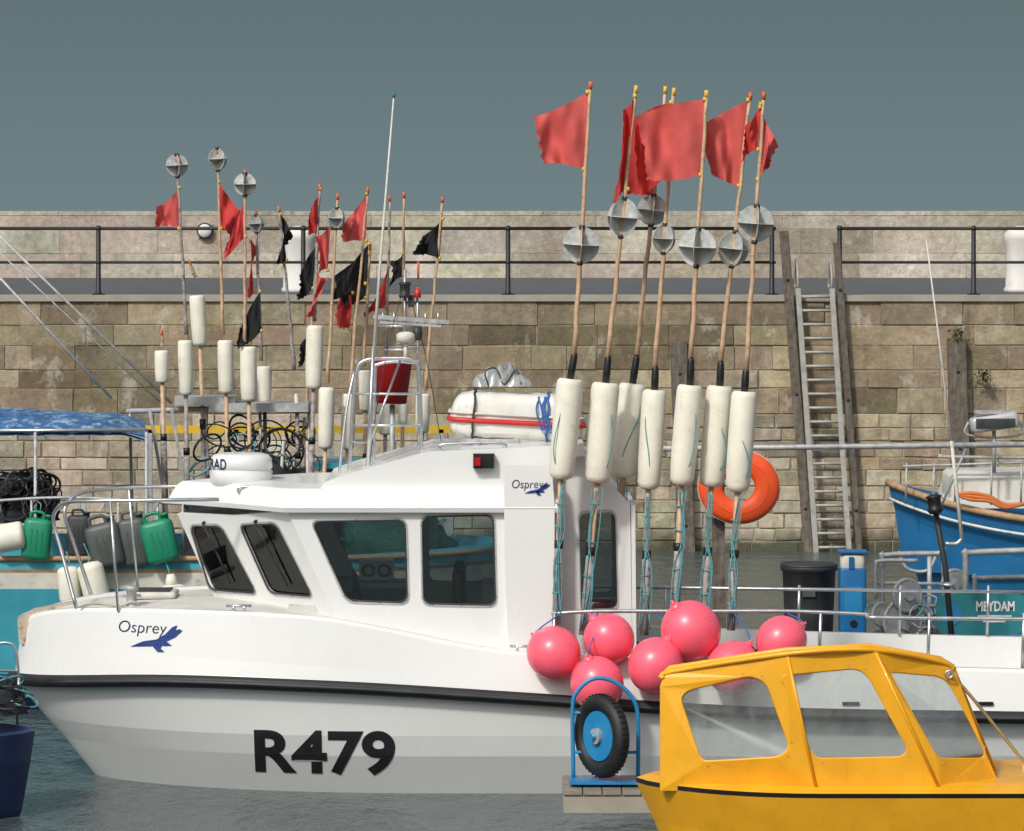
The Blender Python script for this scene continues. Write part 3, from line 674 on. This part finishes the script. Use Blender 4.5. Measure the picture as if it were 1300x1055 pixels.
# ------------------------------------------------------------------ turquoise boat on the left
DT=47.0; b=B('fishing_boat')
def loft_neg(b,d0,levels,N,pw,fz):
    o=len(b.v); loft(b,d0,[(-l[0],-l[1],l[2],(lambda f:(lambda x:f(-x)))(l[3]),l[4]) for l in levels],N,pw,fz)
    for i in range(o,len(b.v)): b.v[i].x*=-1
loft_neg(b,DT,[(-1.1,-11,0,lambda x:-.5,DBLUE),(-.8,-11,1.3,lambda x:0,DBLUE),(-.6,-11,1.45,lambda x:.22,OLDW),(-.58,-11,1.47,lambda x:.3,TURQ),(-.4,-11,1.55,lambda x:.8,TURQ),(-.1,-11,1.68,lambda x:1.38,OLDW),(-.05,-11,1.7,lambda x:1.56,WOODL),(-.02,-11,1.71,lambda x:1.6,TURQ),(0,-11,1.7,lambda x:1.70+.03*max(0,x+2),TURQ),(-.02,-11,1.62,lambda x:1.74+.03*max(0,x+2),TURQ),(-.2,-10.9,1.55,lambda x:1.0,DARK),(-.3,-10.9,0,lambda x:1.02,DARK)],40,1.3,2.6)
b.tube([Vector((x,DT-1.72*(1-(1-min(1,(-.0-x)/2.6))**2.4)**.75 if x<0 else DT,1.72)) for x in [-11+i*.3 for i in range(37)]],.03,WOODL,8)
def can(u,v):
    p=P(-70+255*u,548,46.2+1.9*v); p.z=P(0,545,47).z+.27*math.sin(math.pi*v)**.8*(1-u*.45)+.03*noise.noise(Vector((u*6,v*6,1)))+(.0 if u<.85 else -(u-.85)*.5); return p
b.grid(30,14,can,TARP); b.grid(30,14,lambda u,v: can(u,v)-Vector((0,0,.03)),TARP)
for x in(-40,45,186): 
    for y in(46.2,48.1): b.tube([P(x,548,y),Vector((P(x,548,y).x,y,1.0))],.02,GALV)
b.tube([P(-70,547,46.2),P(188,546,46.2)],.022,GREYM)
b.beam(P(185,545,50.0),P(572,545,50.0),.09,.06,YPAINT)
for x in(190,300,420,560): b.beam(P(x,545,50.0),P(x+2,780,50.0),.06,.06,GALV)
b.tube([P(160,522,47.5),P(300,518,47.5),P(395,522,47.5)],.028,GALV); b.box(P(330,516,47.6),(1.15,.6,.1),GALV); b.box(P(262,508,47.6),(.7,.5,.1),ALU)
for x in(165,205,262,330,392): b.tube([P(x,520,47.5),P(x+4,720,47.5)],.018,GALV)
for x in(212,240): b.beam(P(x-22,520,47.3),P(x,650,47.3),.035,.03,GALV)
for q in([(-40,262),(218,512)],[(-40,310),(142,506)],[(-40,284),(205,512)]): b.tube([P(*q[0],47.4),P(*q[1],47.4)],.016 if q[0][1]!=284 else .008,GALV)
random.seed(5)
for i in range(34):
    c=P(rnd(255,395),rnd(545,600),rnd(46.6,48)); b.torus(c,(rnd(-.6,.6),rnd(-1,-.3),rnd(-.7,.7)),rnd(.10,.26),rnd(.006,.014),random.choice([DARK,NETD,BLACK,GREYP,ROPET,NETD]),24,6)
for i in range(60):
    c=P(rnd(0,60),rnd(612,650),rnd(46.2,47)); b.torus(c,(rnd(-1,1),rnd(-1,-.3),rnd(-1,1)),rnd(.08,.2),rnd(.008,.02),random.choice([DARK,NETD,BLACK,NETD]),20,6)
def pile_net(b,c,sx,sy,sz,mat,seed,nu=44,nv=18):
    def fn(u,v):
        a=2*math.pi*u; e=v*math.pi/2; n_=Vector((math.cos(a)*math.cos(e),math.sin(a)*math.cos(e),math.sin(e)))
        k=1+.25*noise.noise(n_*2.2+Vector((seed,0,0)))+.12*noise.noise(n_*7+Vector((seed,0,0)))
        return c+Vector((n_.x*sx*k,n_.y*sy*k,n_.z*sz*k))
    b.grid(nu,nv,fn,mat)
    for i in range(26):
        a=rnd(0,6.28);e=rnd(.2,1.4); p=c+Vector((math.cos(a)*math.cos(e)*sx,math.sin(a)*math.cos(e)*sy,math.sin(e)*sz)); b.torus(p,(rnd(-.5,.5),rnd(-.5,.5),1),rnd(.06,.16),.009,random.choice([mat,ROPET,DARK]),18,5)
pile_net(b,P(330,720,47),1.0,.8,1.15,NETD,3); pile_net(b,P(20,660,46.9),.5,.5,.5,NETD,6); pile_net(b,P(480,700,47.3),.8,.6,.8,NET,9)
for x,y,x2,y2 in((390,560,392,690),(402,600,410,690),(360,560,350,700)): b.tube([P(x,y,46.8),P(x2,y2,46.8)],.02,GALV)
b.prism([P(x,y,48.0) for x,y in [(410,590),(575,590),(575,720),(400,720)]],(0,.9,0),OLDW,[rpoly([P(x,y,48.0) for x,y in [(425,604),(480,604),(480,650),(422,650)]],.05),rpoly([P(x,y,48.0) for x,y in [(500,604),(560,604),(560,650),(500,650)]],.05)])
b.box(P(492,588,48.4),(1.7,1.1,.06),TURQ)
b.tube(cr([P(-60,640,45.4),P(60,632,45.4),P(150,634,45.4),P(232,640,45.4)],5),.016,GALV)
for x in(40,108,150,200,232): b.tube([P(x,635,45.4),P(x,706,45.4)],.014,GALV)
turq=b.done()
def jerry(px,py,w,h,d,mat,tilt=0):
    b=B('jerrycan'); c=P(px,py,d); W=w*d/F; Hh=h*d/F; R=Matrix.Rotation(math.radians(tilt),3,'Y')
    b.rbox(c,(W,W*.7,Hh),mat,W*.16,R)
    for dx in(-.18,0,.18): b.beam(c+R@Vector((W*dx,-W*.355,-Hh*.3)),c+R@Vector((W*dx,-W*.355,Hh*.25)),W*.05,.008,mat)
    t=c+R@Vector((0,0,Hh/2)); b.tube(cr([t+R@Vector((-W*.3,0,-.01)),t+R@Vector((-W*.26,0,W*.2)),t+R@Vector((W*.12,0,W*.2)),t+R@Vector((W*.18,0,-.01))],5),W*.055,mat,8)
    b.lathe(t+R@Vector((W*.33,0,-.01)),t+R@Vector((W*.33,0,W*.16)),[(0,W*.1),(.6,W*.1),(.62,W*.13),(1,W*.12)],mat,14)
    b.tube(cr([t+R@Vector((0,0,W*.2)),t+Vector((.02,0,.15)),P(px,636,45.4)],5),.006,ROPET,6)
    b.done()
jerry(47,684,36,52,45.25,GREEN,6); jerry(134,692,44,56,45.2,GREYP,-14); jerry(170,688,36,60,45.25,GREYP,-8); jerry(203,687,42,54,45.15,GREEN,-14); jerry(100,680,30,52,45.35,DARK,2)
def fender(px,py,w,h,d,tilt=0,name='cylindrical_fender',mat=FLOAT):
    b=B(name); R=Matrix.Rotation(math.radians(tilt),3,'Y'); c=P(px,py,d); v=R@Vector((0,0,h*d/F/2)); r=w*d/F/2
    b.lathe(c-v,c+v,[(0,r*.3),(.02,r*.7),(.08,r*.95),(.15,r),(.85,r),(.92,r*.95),(.98,r*.7),(1,r*.3)],mat,20)
    b.tube(cr([c+v,c+v*1.3+Vector((.02,0,0)),c+v*1.8],4),.008,ROPET,6); b.done()
fender(12,682,36,40,45.2,80); fender(88,743,28,48,45.1,-5); fender(120,744,34,62,45.0,-14)
b=B('inflatable_buoy'); c=P(221,768,45.1); b.sphere(c,.24,FLOAT,(1,1,1)); b.lathe(c+Vector((-.02,0,.2)),c+Vector((-.04,0,.34)),[(0,.09),(1,.04)],FLOAT,14); b.tube(cr([c+Vector((-.04,0,.34)),c+Vector((-.1,0,.5)),P(212,706,45.2)],4),.012,ROPET); b.done()
BG=[
 ((224,198),(237,425),(235,432),(236,502),(238,660),46.9,[(((228,238),(227,290),(200,262),(196,290)),RED2)],(224,210,14),19),
 ((276,188),(283,425),(286,432),(287,500),(290,660),47.3,[(((278,231),(281,290),(308,270),(292,302)),RED)],(276,202,14),20),
 ((311,216),(311,434),(315,440),(316,510),(318,660),47.0,[(((312,250),(312,300),(290,306),(286,329)),RED),(((330,370),(332,420),(306,415),(303,443)),BLKF)],(311,234,14),21),
 ((325,268),(332,458),(335,465),(336,511),(338,660),47.8,[(((318,306),(322,370),(326,318),(314,378)),RED2)],(326,284,11),18),
 ((240,330),(248,352),(250,375),(254,439),(262,660),47.5,[],None,20),
 ((205,418),(206,440),(205,445),(206,486),(210,640),46.7,[],None,18),
 ((406,234),(399,408),(400,413),(398,494),(394,640),46.8,[(((406,240),(403,298),(395,262),(392,300)),RED),(((402,345),(400,405),(416,352),(384,408)),RED2)],None,22),
 ((429,246),(416,486),(415,492),(413,570),(410,650),46.6,[(((420,285),(416,343),(400,300),(404,350)),RED2)],(427,277,13),20),
 ((467,238),(444,495),(443,500),(441,571),(438,650),46.9,[(((466,246),(465,306),(436,284),(434,308)),RED2),(((468,310),(464,360),(440,345),(420,382)),BLKF)],None,18),
 ((354,262),(374,470),(376,500),(377,520),(380,650),47.4,[(((356,272),(364,330),(372,300),(350,335)),BLKF)],None,5),
 ((404,310),(388,520),(387,530),(386,550),(384,650),47.7,[(((402,312),(397,366),(380,350),(376,380)),BLKF),(((390,430),(388,455),(380,440),(378,466)),BLKF)],None,5),
 ((470,310),(462,465),(463,470),(464,522),(465,650),47.3,[(((468,322),(464,378),(425,350),(432,388)),BLKF),(((448,372),(444,418),(432,378),(430,416)),RED)],None,16),
 ((495,248),(489,505),(489,510),(489,552),(488,650),47.6,[(((494,338),(490,390),(470,392),(462,402)),RED)],None,17),
 ((513,244),(512,495),(512,512),(511,540),(510,650),47.9,[(((512,322),(512,352),(496,330),(494,366)),BLKF)],None,12),
 ((562,250),(540,495),(537,500),(536,550),(534,650),47.2,[(((562,278),(558,328),(536,300),(523,324)),BLKF)],None,18),
]
for i,(t,j,f0,f1,bo,d,fl,rf,fw) in enumerate(BG):
    dan(t,j,f0,f1,bo,d,fl,rf,fw,i+20,tape=False,scale=.85,ropes=False,matp=BAMB if i%3 else LPOLE)
b=B('red_bucket'); b.lathe(P(497,512,46.2),P(499,455,46.2),[(0,.17),(.9,.215),(.92,.23),(1,.23)],REDP,24); b.torus(P(499,458,46.2),(0,.8,.3),.21,.008,GALV,20,6,0,math.pi); 
b.tube([P(498,514,46.2),P(498,640,46.2)],.03,GALV); b.done()
b=B('dinghy'); 
loft_neg(b,37.6,[(-4.65,-8,0,lambda x:-.3,DBLUE),(-4.5,-8,.5,lambda x:.05,DBLUE),(-4.42,-8,.7,lambda x:.5,DBLUE),(-4.38,-8,.72,lambda x:.78,DBLUE),(-4.42,-8,.66,lambda x:.8,DBLUE),(-4.5,-7.9,.6,lambda x:.45,DARK),(-4.6,-7.9,0,lambda x:.45,DARK)],24,1.3,1.2)
b.tube(cr([P(-30,822,38.2),P(8,816,38.2),P(20,826,38.2),P(24,860,38.2)],5),.014,GREYM); b.tube([P(24,860,38.2),P(22,920,38.2)],.014,GREYM); b.tube([P(-30,850,38.2),P(22,852,38.2)],.012,GREYM); pile_net(b,P(-5,905,37.9),.3,.25,.3,NETD,2,24,10)
b.done()
# ------------------------------------------------------------------ blue boat on right
DB=53.5; b=B('fishing_boat'); x0=P(1127,612,DB).x
def zg(x):
    u=max(0,x-x0); return 2.03-.52*(1-math.exp(-u*.75))
loft(b,DB,[(x0+.9,x0+10,0,lambda x:-.5,BLUEH),(x0+.65,x0+10,1.3,lambda x:0,BLUEH),(x0+.35,x0+10,1.6,lambda x:.9,BLUEH),(x0+.06,x0+10,1.75,lambda x:zg(x)-.22,WHITE2),(x0+.05,x0+10,1.76,lambda x:zg(x)-.19,BLUEH),(x0,x0+10,1.8,zg,WOODL),(x0+.04,x0+10,1.7,lambda x:zg(x)+.03,BLUEH),(x0+.2,x0+9.9,1.6,lambda x:.9,OLDW),(x0+.3,x0+9.9,0,lambda x:.95,OLDW)],40,1.4,3.2)
pts=[]
for i in range(40):
    x=x0+8*(i/39)**1.3; u=min(1,(x-x0)/3.2); pts.append(Vector((x,DB-1.83*(1-(1-u)**2.4)**.75,zg(x)-.0)))
b.tube(pts,.045,WOODL,8); b.tube([p-Vector((0,0,.2)) for p in pts],.02,OLDW,6)
b.rbox(P(1262,616,DB),(1.25,1.2,.36),OLDW,.06); b.box(P(1262,637,DB-.3),(1.3,1.0,.1),WHITE2)
b.prism([P(x,y,DB-.5) for x,y in [(1205,636),(1215,602),(1400,600),(1400,640)]],(0,1.4,0),WHITE)
for x in(1150,1185,1212,1258,1296): b.tube([P(x,640,DB-.8),P(x+1,588,DB-.8)],.014,GALV)
b.tube([P(1146,592,DB-.8),P(1400,584,DB-.8)],.016,GALV); b.tube(cr([P(1196,578,DB-.8),P(1208,580,DB-.8),P(1400,582,DB-.8)],5),.022,GALV)
for k in range(3): b.tube(cr([P(1215+rnd(-5,5),628,DB-1.3),P(1232,626+k*4,DB-1.35),P(1255,630+k*3,DB-1.35),P(1275,640+k*2,DB-1.35),P(1300,640,DB-1.35)],6),.025,ROPEO,8)
c=P(1262,536,DB-1); R=Matrix.Rotation(math.radians(-8),3,'Y')
b.rbox(c,(.62,.3,.2),ALU,.04,R); b.box(c+R@Vector((0,-.155,-.01)),(.5,.01,.13),GLASS); b.box(c+Vector((0,0,.13)),(.5,.2,.04),GALV)
b.tube([c,P(1262,600,DB-1)],.025,GALV); b.tube(cr([c+Vector((-.33,0,0)),c+Vector((-.36,0,-.15)),c+Vector((0,0,-.2)),c+Vector((.36,0,-.15)),c+Vector((.33,0,0))],4),.014,GALV)
b.done()
# ------------------------------------------------------------------ workboat with frames + name board
DW=44.0; b=B('work_boat')
xw=P(1085,850,DW).x
loft(b,DW+.6,[(xw+.3,xw+8,0,lambda x:-.4,TEAL),(xw+.2,xw+8,1.0,lambda x:.0,TEAL),(xw,xw+8,1.3,lambda x:.55,TEAL),(xw-.05,xw+8,1.35,lambda x:.78,OLDW),(xw,xw+8,1.28,lambda x:.8,OLDW),(xw+.1,xw+7.9,1.2,lambda x:.5,DARK),(xw+.2,xw+7.9,0,lambda x:.5,DARK)],24,1.3,1.5)
def G(pts,r=.022,m=GALV,n=5): b.tube(cr(pts,n),r,m,8)
G([P(1120,850,DW),P(1120,715,DW),P(1124,705,DW),P(1190,703,DW),P(1198,708,DW),P(1200,850,DW)],.03)
G([P(1226,850,DW-.3),P(1226,712,DW-.3),P(1232,702,DW-.3),P(1330,698,DW-.3)],.034)
G([P(1238,850,DW),P(1238,740,DW),P(1244,734,DW),P(1330,732,DW)],.026)
G([P(1112,760,DW-.1),P(1112,720,DW-.1),P(1118,712,DW-.1),P(1165,712,DW-.1)],.022)
G([P(1140,700,DW+.9),P(1152,722,DW+.9),P(1178,724,DW+.9),P(1190,702,DW+.9)],.02)
for y in(740,768,800): b.tube([P(1112,y,DW),P(1230,y+2,DW)],.02,GALV)
b.tube([P(1180,700,DW+.6),P(1180,850,DW+.6)],.026,GALV)
for x,y,r in((1146,790,27),(1152,756,20),(1212,742,18),(1120,780,14),(1180,818,22)):
    c=P(x,y,DW-.15); q=r*DW/F; b.torus(c,(.5,-1,.1),q,.022,GALV,28,8); b.disc(c,(.5,-1,.1),q*.95,.03,GALV,28); b.disc(c,(.5,-1,.1),q*.35,.12,GALV,16)
for i in range(22):
    b.torus(P(rnd(1115,1225),rnd(772,838),rnd(DW-.3,DW+.4)),(rnd(-1,1),rnd(-1,-.2),rnd(-1,1)),rnd(.06,.15),.011,random.choice([ROPET,DARK,GALV,ROPEW]),20,6)
b.box(P(1165,822,DW+.3),(.9,.6,.3),GREYP); b.rbox(P(1205,790,DW+.3),(.3,.3,.5),OLDW,.04); b.rbox(P(1262,824,DW+.3),(.7,.4,.3),BLUET,.04)
nb=[P(x,y,DW-.4) for x,y in [(1191,757),(1240,751),(1292,754),(1310,760),(1310,800),(1280,806),(1240,807),(1198,806),(1190,798),(1188,770)]]
b.prism(nb,(0,.04,0),TEAL); 
tw=b.bvh(); wb=b.done()
put_text('MEYDAM',1239,1288,763,776,DW-.4,tw,WHITE,'name_board_lettering',wb,.008,bold=.03)
put_shape([[(1241,781),(1284,781),(1284,783),(1241,783)],[(1248,788),(1276,788),(1276,790),(1248,790)]],DW-.4,tw,WHITE,'name_board_rules',wb,.008)
put_shape([[(1209+12*math.cos(a),780+14*math.sin(a)) for a in [k*.3 for k in range(21)]]],DW-.4,tw,BLUET,'name_board_badge',wb,.008)
b=B('radio_aerial'); b.tube([P(1221,684,42.6),P(1208,560,42.6)],.02,OLDW); b.tube([P(1208,560,42.6),P(1192,430,42.6),P(1176,304,42.6)],[.016,.011,.007],OLDW)
b.tube(cr([P(1221,684,42.6),P(1214,690,42.6),P(1200,690,42.6)],4),.02,GREYM); b.tube([P(1186,640,42.7),P(1200,720,42.7),P(1212,850,42.7)],.032,DARK,10); b.tube([P(1212,850,42.7),P(1212,900,42.7)],.032,DARK)
b.lathe(P(1188,652,42.6),P(1185,628,42.6),[(0,.06),(.2,.09),(.3,.07),(.8,.07),(.9,.09),(1,.05)],BLACK,16); b.torus(P(1203,742,42.6),(0,0,1),.07,.02,GREYM,20,8); b.done()
b=B('floating_pontoon'); b.box((7.2,46.6,.32),(10,2.0,.25),CONC)
for i in range(60): b.box((2.28+i*.167,46.6,.465),(.155,2.04,.03),PLANK)
b.done()
b=B('power_pedestal'); dd=46.0; a=P(1082,0,dd); 
b.rbox((a.x,dd,1.03),(.30,.26,1.08),BLUE,.03); b.rbox((a.x,dd,1.62),(.27,.24,.2),OLDW,.04); b.box((a.x-.02,dd-.135,1.62),(.06,.01,.14),BLUE); b.box((a.x,dd,1.74),(.32,.28,.03),BLUE)
b.box((a.x,dd-.135,1.2),(.2,.012,.3),BLUET); b.disc((a.x,dd-.14,.95),(0,1,0),.04,.03,BLACK,12); b.done(bevel=.008)
b=B('waste_bin'); a=P(1027,775,46.3); b.lathe((a.x,46.3,.49),P(1027,716,46.3),[(0,.26),(.5,.28),(.93,.3),(.94,.325),(1,.325)],DARK,32); b.torus(P(1027,717,46.3),(0,0,1),.31,.02,DARK,32,8); b.box(P(1027,752,46.0),(.14,.03,.1),GREYP); b.done()
b=B('fishing_nets'); random.seed(11); pile_net(b,Vector((1.0,40.3,.66)),.7,.6,.62,NET,4); pile_net(b,Vector((2.4,40.6,.66)),.8,.6,.5,NETD,8); pile_net(b,Vector((3.6,40.2,.66)),.6,.6,.45,NET,12); b.done()
for x,m in((1.75,OLDW),(3.0,BLUET),(4.4,OLDW)):
    b=B('fish_box'); c=Vector((x,39.6,.86)); 
    b.prism([c+Vector(v) for v in((-.35,-.22,-.2),(.35,-.22,-.2),(.35,.22,-.2),(-.35,.22,-.2))],(0,0,.02),m)
    for s_ in(-1,1): b.box(c+Vector((0,s_*.22,0)),(.74,.02,.4),m); b.box(c+Vector((s_*.36,0,0)),(.02,.42,.4),m); b.box(c+Vector((0,s_*.235,.19)),(.78,.03,.03),m)
    b.done()
# ------------------------------------------------------------------ foreground
b=B('floating_pontoon'); b.box((3.95,36.15,.39),(7.0,1.0,.16),CONC)
for i in range(41): b.box((.53+i*.17,36.15,.485),(.158,1.04,.03),PLANK)
b.done()
b=B('hand_truck'); d=36.1
hoop=[P(x,y,d) for x,y in [(728,990),(727,900),(733,878),(750,863),(770,862),(790,872),(805,890),(810,915),(810,990)]]
b.tube(cr(hoop,6),.019,BLUET,10); b.tube([P(728,955,d),P(810,955,d)],.015,BLUET); b.beam(P(722,991,d-.1),P(815,991,d-.1),.03,.3,BLUET); b.tube([P(727,905,d),P(745,905,d)],.014,BLUET)
c=P(764,934,d-.15); nrm=Vector((-1.45,-1,0)).normalized()
x_,y_=frame(nrm)
b.torus(c,nrm,.29,.075,BLACKR,48,14); b.disc(c,nrm,.22,.09,BLUET,28); b.disc(c+nrm*.055,nrm,.07,.05,GALV,16)
for k in range(44):
    a=2*math.pi*k/44; p=c+(x_*math.cos(a)+y_*math.sin(a))*.363; b.beam(p-nrm*.035,p+nrm*.035,.012,.008,BLACKR)
b.tube([c-nrm*.2,c+nrm*.12],.03,BLUET); b.done()
b=B('small_yellow_boat'); DY=33.9; xy=P(812,1010,33).x
loft(b,DY,[(xy+.5,xy+7,0,lambda x:-.35,YELLOW),(xy+.35,xy+7,.7,lambda x:0,YELLOW),(xy+.15,xy+7,.85,lambda x:.5,YELLOW),(xy,xy+7,.95,lambda x:.82,BLACKR),(xy,xy+7,.97,lambda x:.86,YELLOW),(xy+.1,xy+7,.85,lambda x:.89,YELLOW),(xy+.5,xy+6.8,.72,lambda x:.91,YELLOW),(xy+.5,xy+6.8,0,lambda x:.91,OLDW)],30,1.3,1.6)
th=.05
def yf(corn,hole,vec=(0,th,0)):
    h=rpoly([P(*q) for q in hole],.07); b.prism([P(*q) for q in corn],vec,YELLOW,[h]); v=Vector(vec)
    b.prism([p+v*.5 for p in h],v*.1,PERSPEX); b.tube([p+v*.3 for p in h],.011,YELLOW,6,closed=True)
    c=sum(h,Vector())/len(h); m=len(h)
    for i in range(0,m,6):
        q=h[i]+(h[i]-c).normalized()*.03; b.disc(q-Vector((0,.003,0)),(0,1,0),.006,.005,GALV,6)
pa=33.45; pb=33.1; pc=33.1; pd=33.5
yf([(838,1004,pa),(838,872,pa),(842,860,pa),(852,853,pa),(1000,830,pb),(1037,1004,pb)],[(863,887,pa-.05),(872,876,pa-.06),(953,857,pb+.1),(974,866,pb+.05),(1004,950,pb),(990,962,pb),(890,968,pb+.2)])
yf([(1000,830,pb),(1100,825,pc),(1112,827,pc),(1194,1004,pc),(1037,1004,pb)],[(992,857,pb),(1088,848,pb),(1103,858,pb),(1154,952,pb),(1146,962,pb),(1036,964,pb),(1026,950,pb)])
yf([(1112,827,pc),(1196,841,pd-.05),(1212,850,pd),(1272,1004,pd),(1194,1004,pc)],[(1128,852,pc+.07),(1194,858,pd-.08),(1208,870,pd-.05),(1252,955,pd-.05),(1248,964,pd-.05),(1190,964,pc+.03)])
tp=[P(842,862,pa),P(852,853,pa),P(1000,830,pb),P(1106,825,pc),P(1196,841,pd-.05),P(1212,850,pd),P(1266,985,pd)]
b.add([p for p in tp]+[p+Vector((.0,.20,.015)) for p in tp],[(i,i+1,len(tp)+i+1,len(tp)+i) for i in range(len(tp)-1)],YELLOW,True)
b.tube(cr(tp[:-1],4),.02,YELLOW,8); b.tube([p+Vector((0,.2,.01)) for p in tp],.022,YELLOW,8)
b.tube([P(1000,834,pb-.005),P(1036,1000,pb-.005)],.014,YELLOW); b.tube([P(1112,829,pb-.005),P(1192,1000,pb-.005)],.014,YELLOW)
b.tube(cr([P(1204,853,33.4),P(1225,875,33.6),P(1262,920,33.8),P(1300,968,34),P(1330,1008,34)],5),.014,GREYM)
b.torus(P(1205,856,33.4),(0,1,0),.03,.01,GREYM,14,6)
b.box(P(1130,1000,34.1),(.35,.9,.1),OLDW)
b.done()
# ------------------------------------------------------------------ world, sun, camera
EL=math.radians(42); az=math.atan2(-.5,-.87)
w=bpy.data.worlds.new('World'); scene.world=w; w.use_nodes=True; nt=w.node_tree; nt.nodes.clear()
out=nt.nodes.new('ShaderNodeOutputWorld'); bg=nt.nodes.new('ShaderNodeBackground'); sk=nt.nodes.new('ShaderNodeTexSky'); sk.sky_type='NISHITA'; sk.sun_disc=False
sk.sun_elevation=EL; sk.sun_rotation=az; sk.dust_density=4.0; sk.air_density=1.0
hs=nt.nodes.new('ShaderNodeHueSaturation'); hs.inputs['Saturation'].default_value=.4
nt.links.new(sk.outputs[0],hs.inputs['Color'])
tc=nt.nodes.new('ShaderNodeTexCoord'); sx=nt.nodes.new('ShaderNodeSeparateXYZ'); nt.links.new(tc.outputs['Generated'],sx.inputs[0])
hz_=_ramp(nt,sx.outputs[2],0.0,.06,(.165,.226,.242,1),(.118,.167,.182,1))
sc=nt.nodes.new('ShaderNodeVectorMath'); sc.operation='SCALE'; sc.inputs[3].default_value=8.3; nt.links.new(hz_,sc.inputs[0])
mx=_mix(nt,_ramp(nt,sx.outputs[2],.10,.4),sc.outputs[0],hs.outputs[0])
nt.links.new(mx,bg.inputs[0]); bg.inputs[1].default_value=.12; nt.links.new(bg.outputs[0],out.inputs[0])
s=bpy.data.lights.new('sun','SUN'); s.energy=2.35; s.angle=math.radians(5); s.color=(1,.965,.90)
so=bpy.data.objects.new('sun',s); scene.collection.objects.link(so)
dv=Vector((math.sin(az)*math.cos(EL),math.cos(az)*math.cos(EL),math.sin(EL))); so.rotation_euler=dv.to_track_quat('Z','Y').to_euler(); so.location=dv*100
cam=bpy.data.cameras.new('camera'); co=bpy.data.objects.new('camera',cam); scene.collection.objects.link(co)
co.location=(0,0,H); co.rotation_euler=(math.radians(90),0,0); cam.sensor_width=36; cam.lens=36*F/1300; cam.shift_y=-(527.5-HY)/1300; cam.clip_end=8000; cam.clip_start=1
scene.camera=co
scene.view_settings.view_transform='Standard'; scene.view_settings.look='None'; scene.view_settings.exposure=0
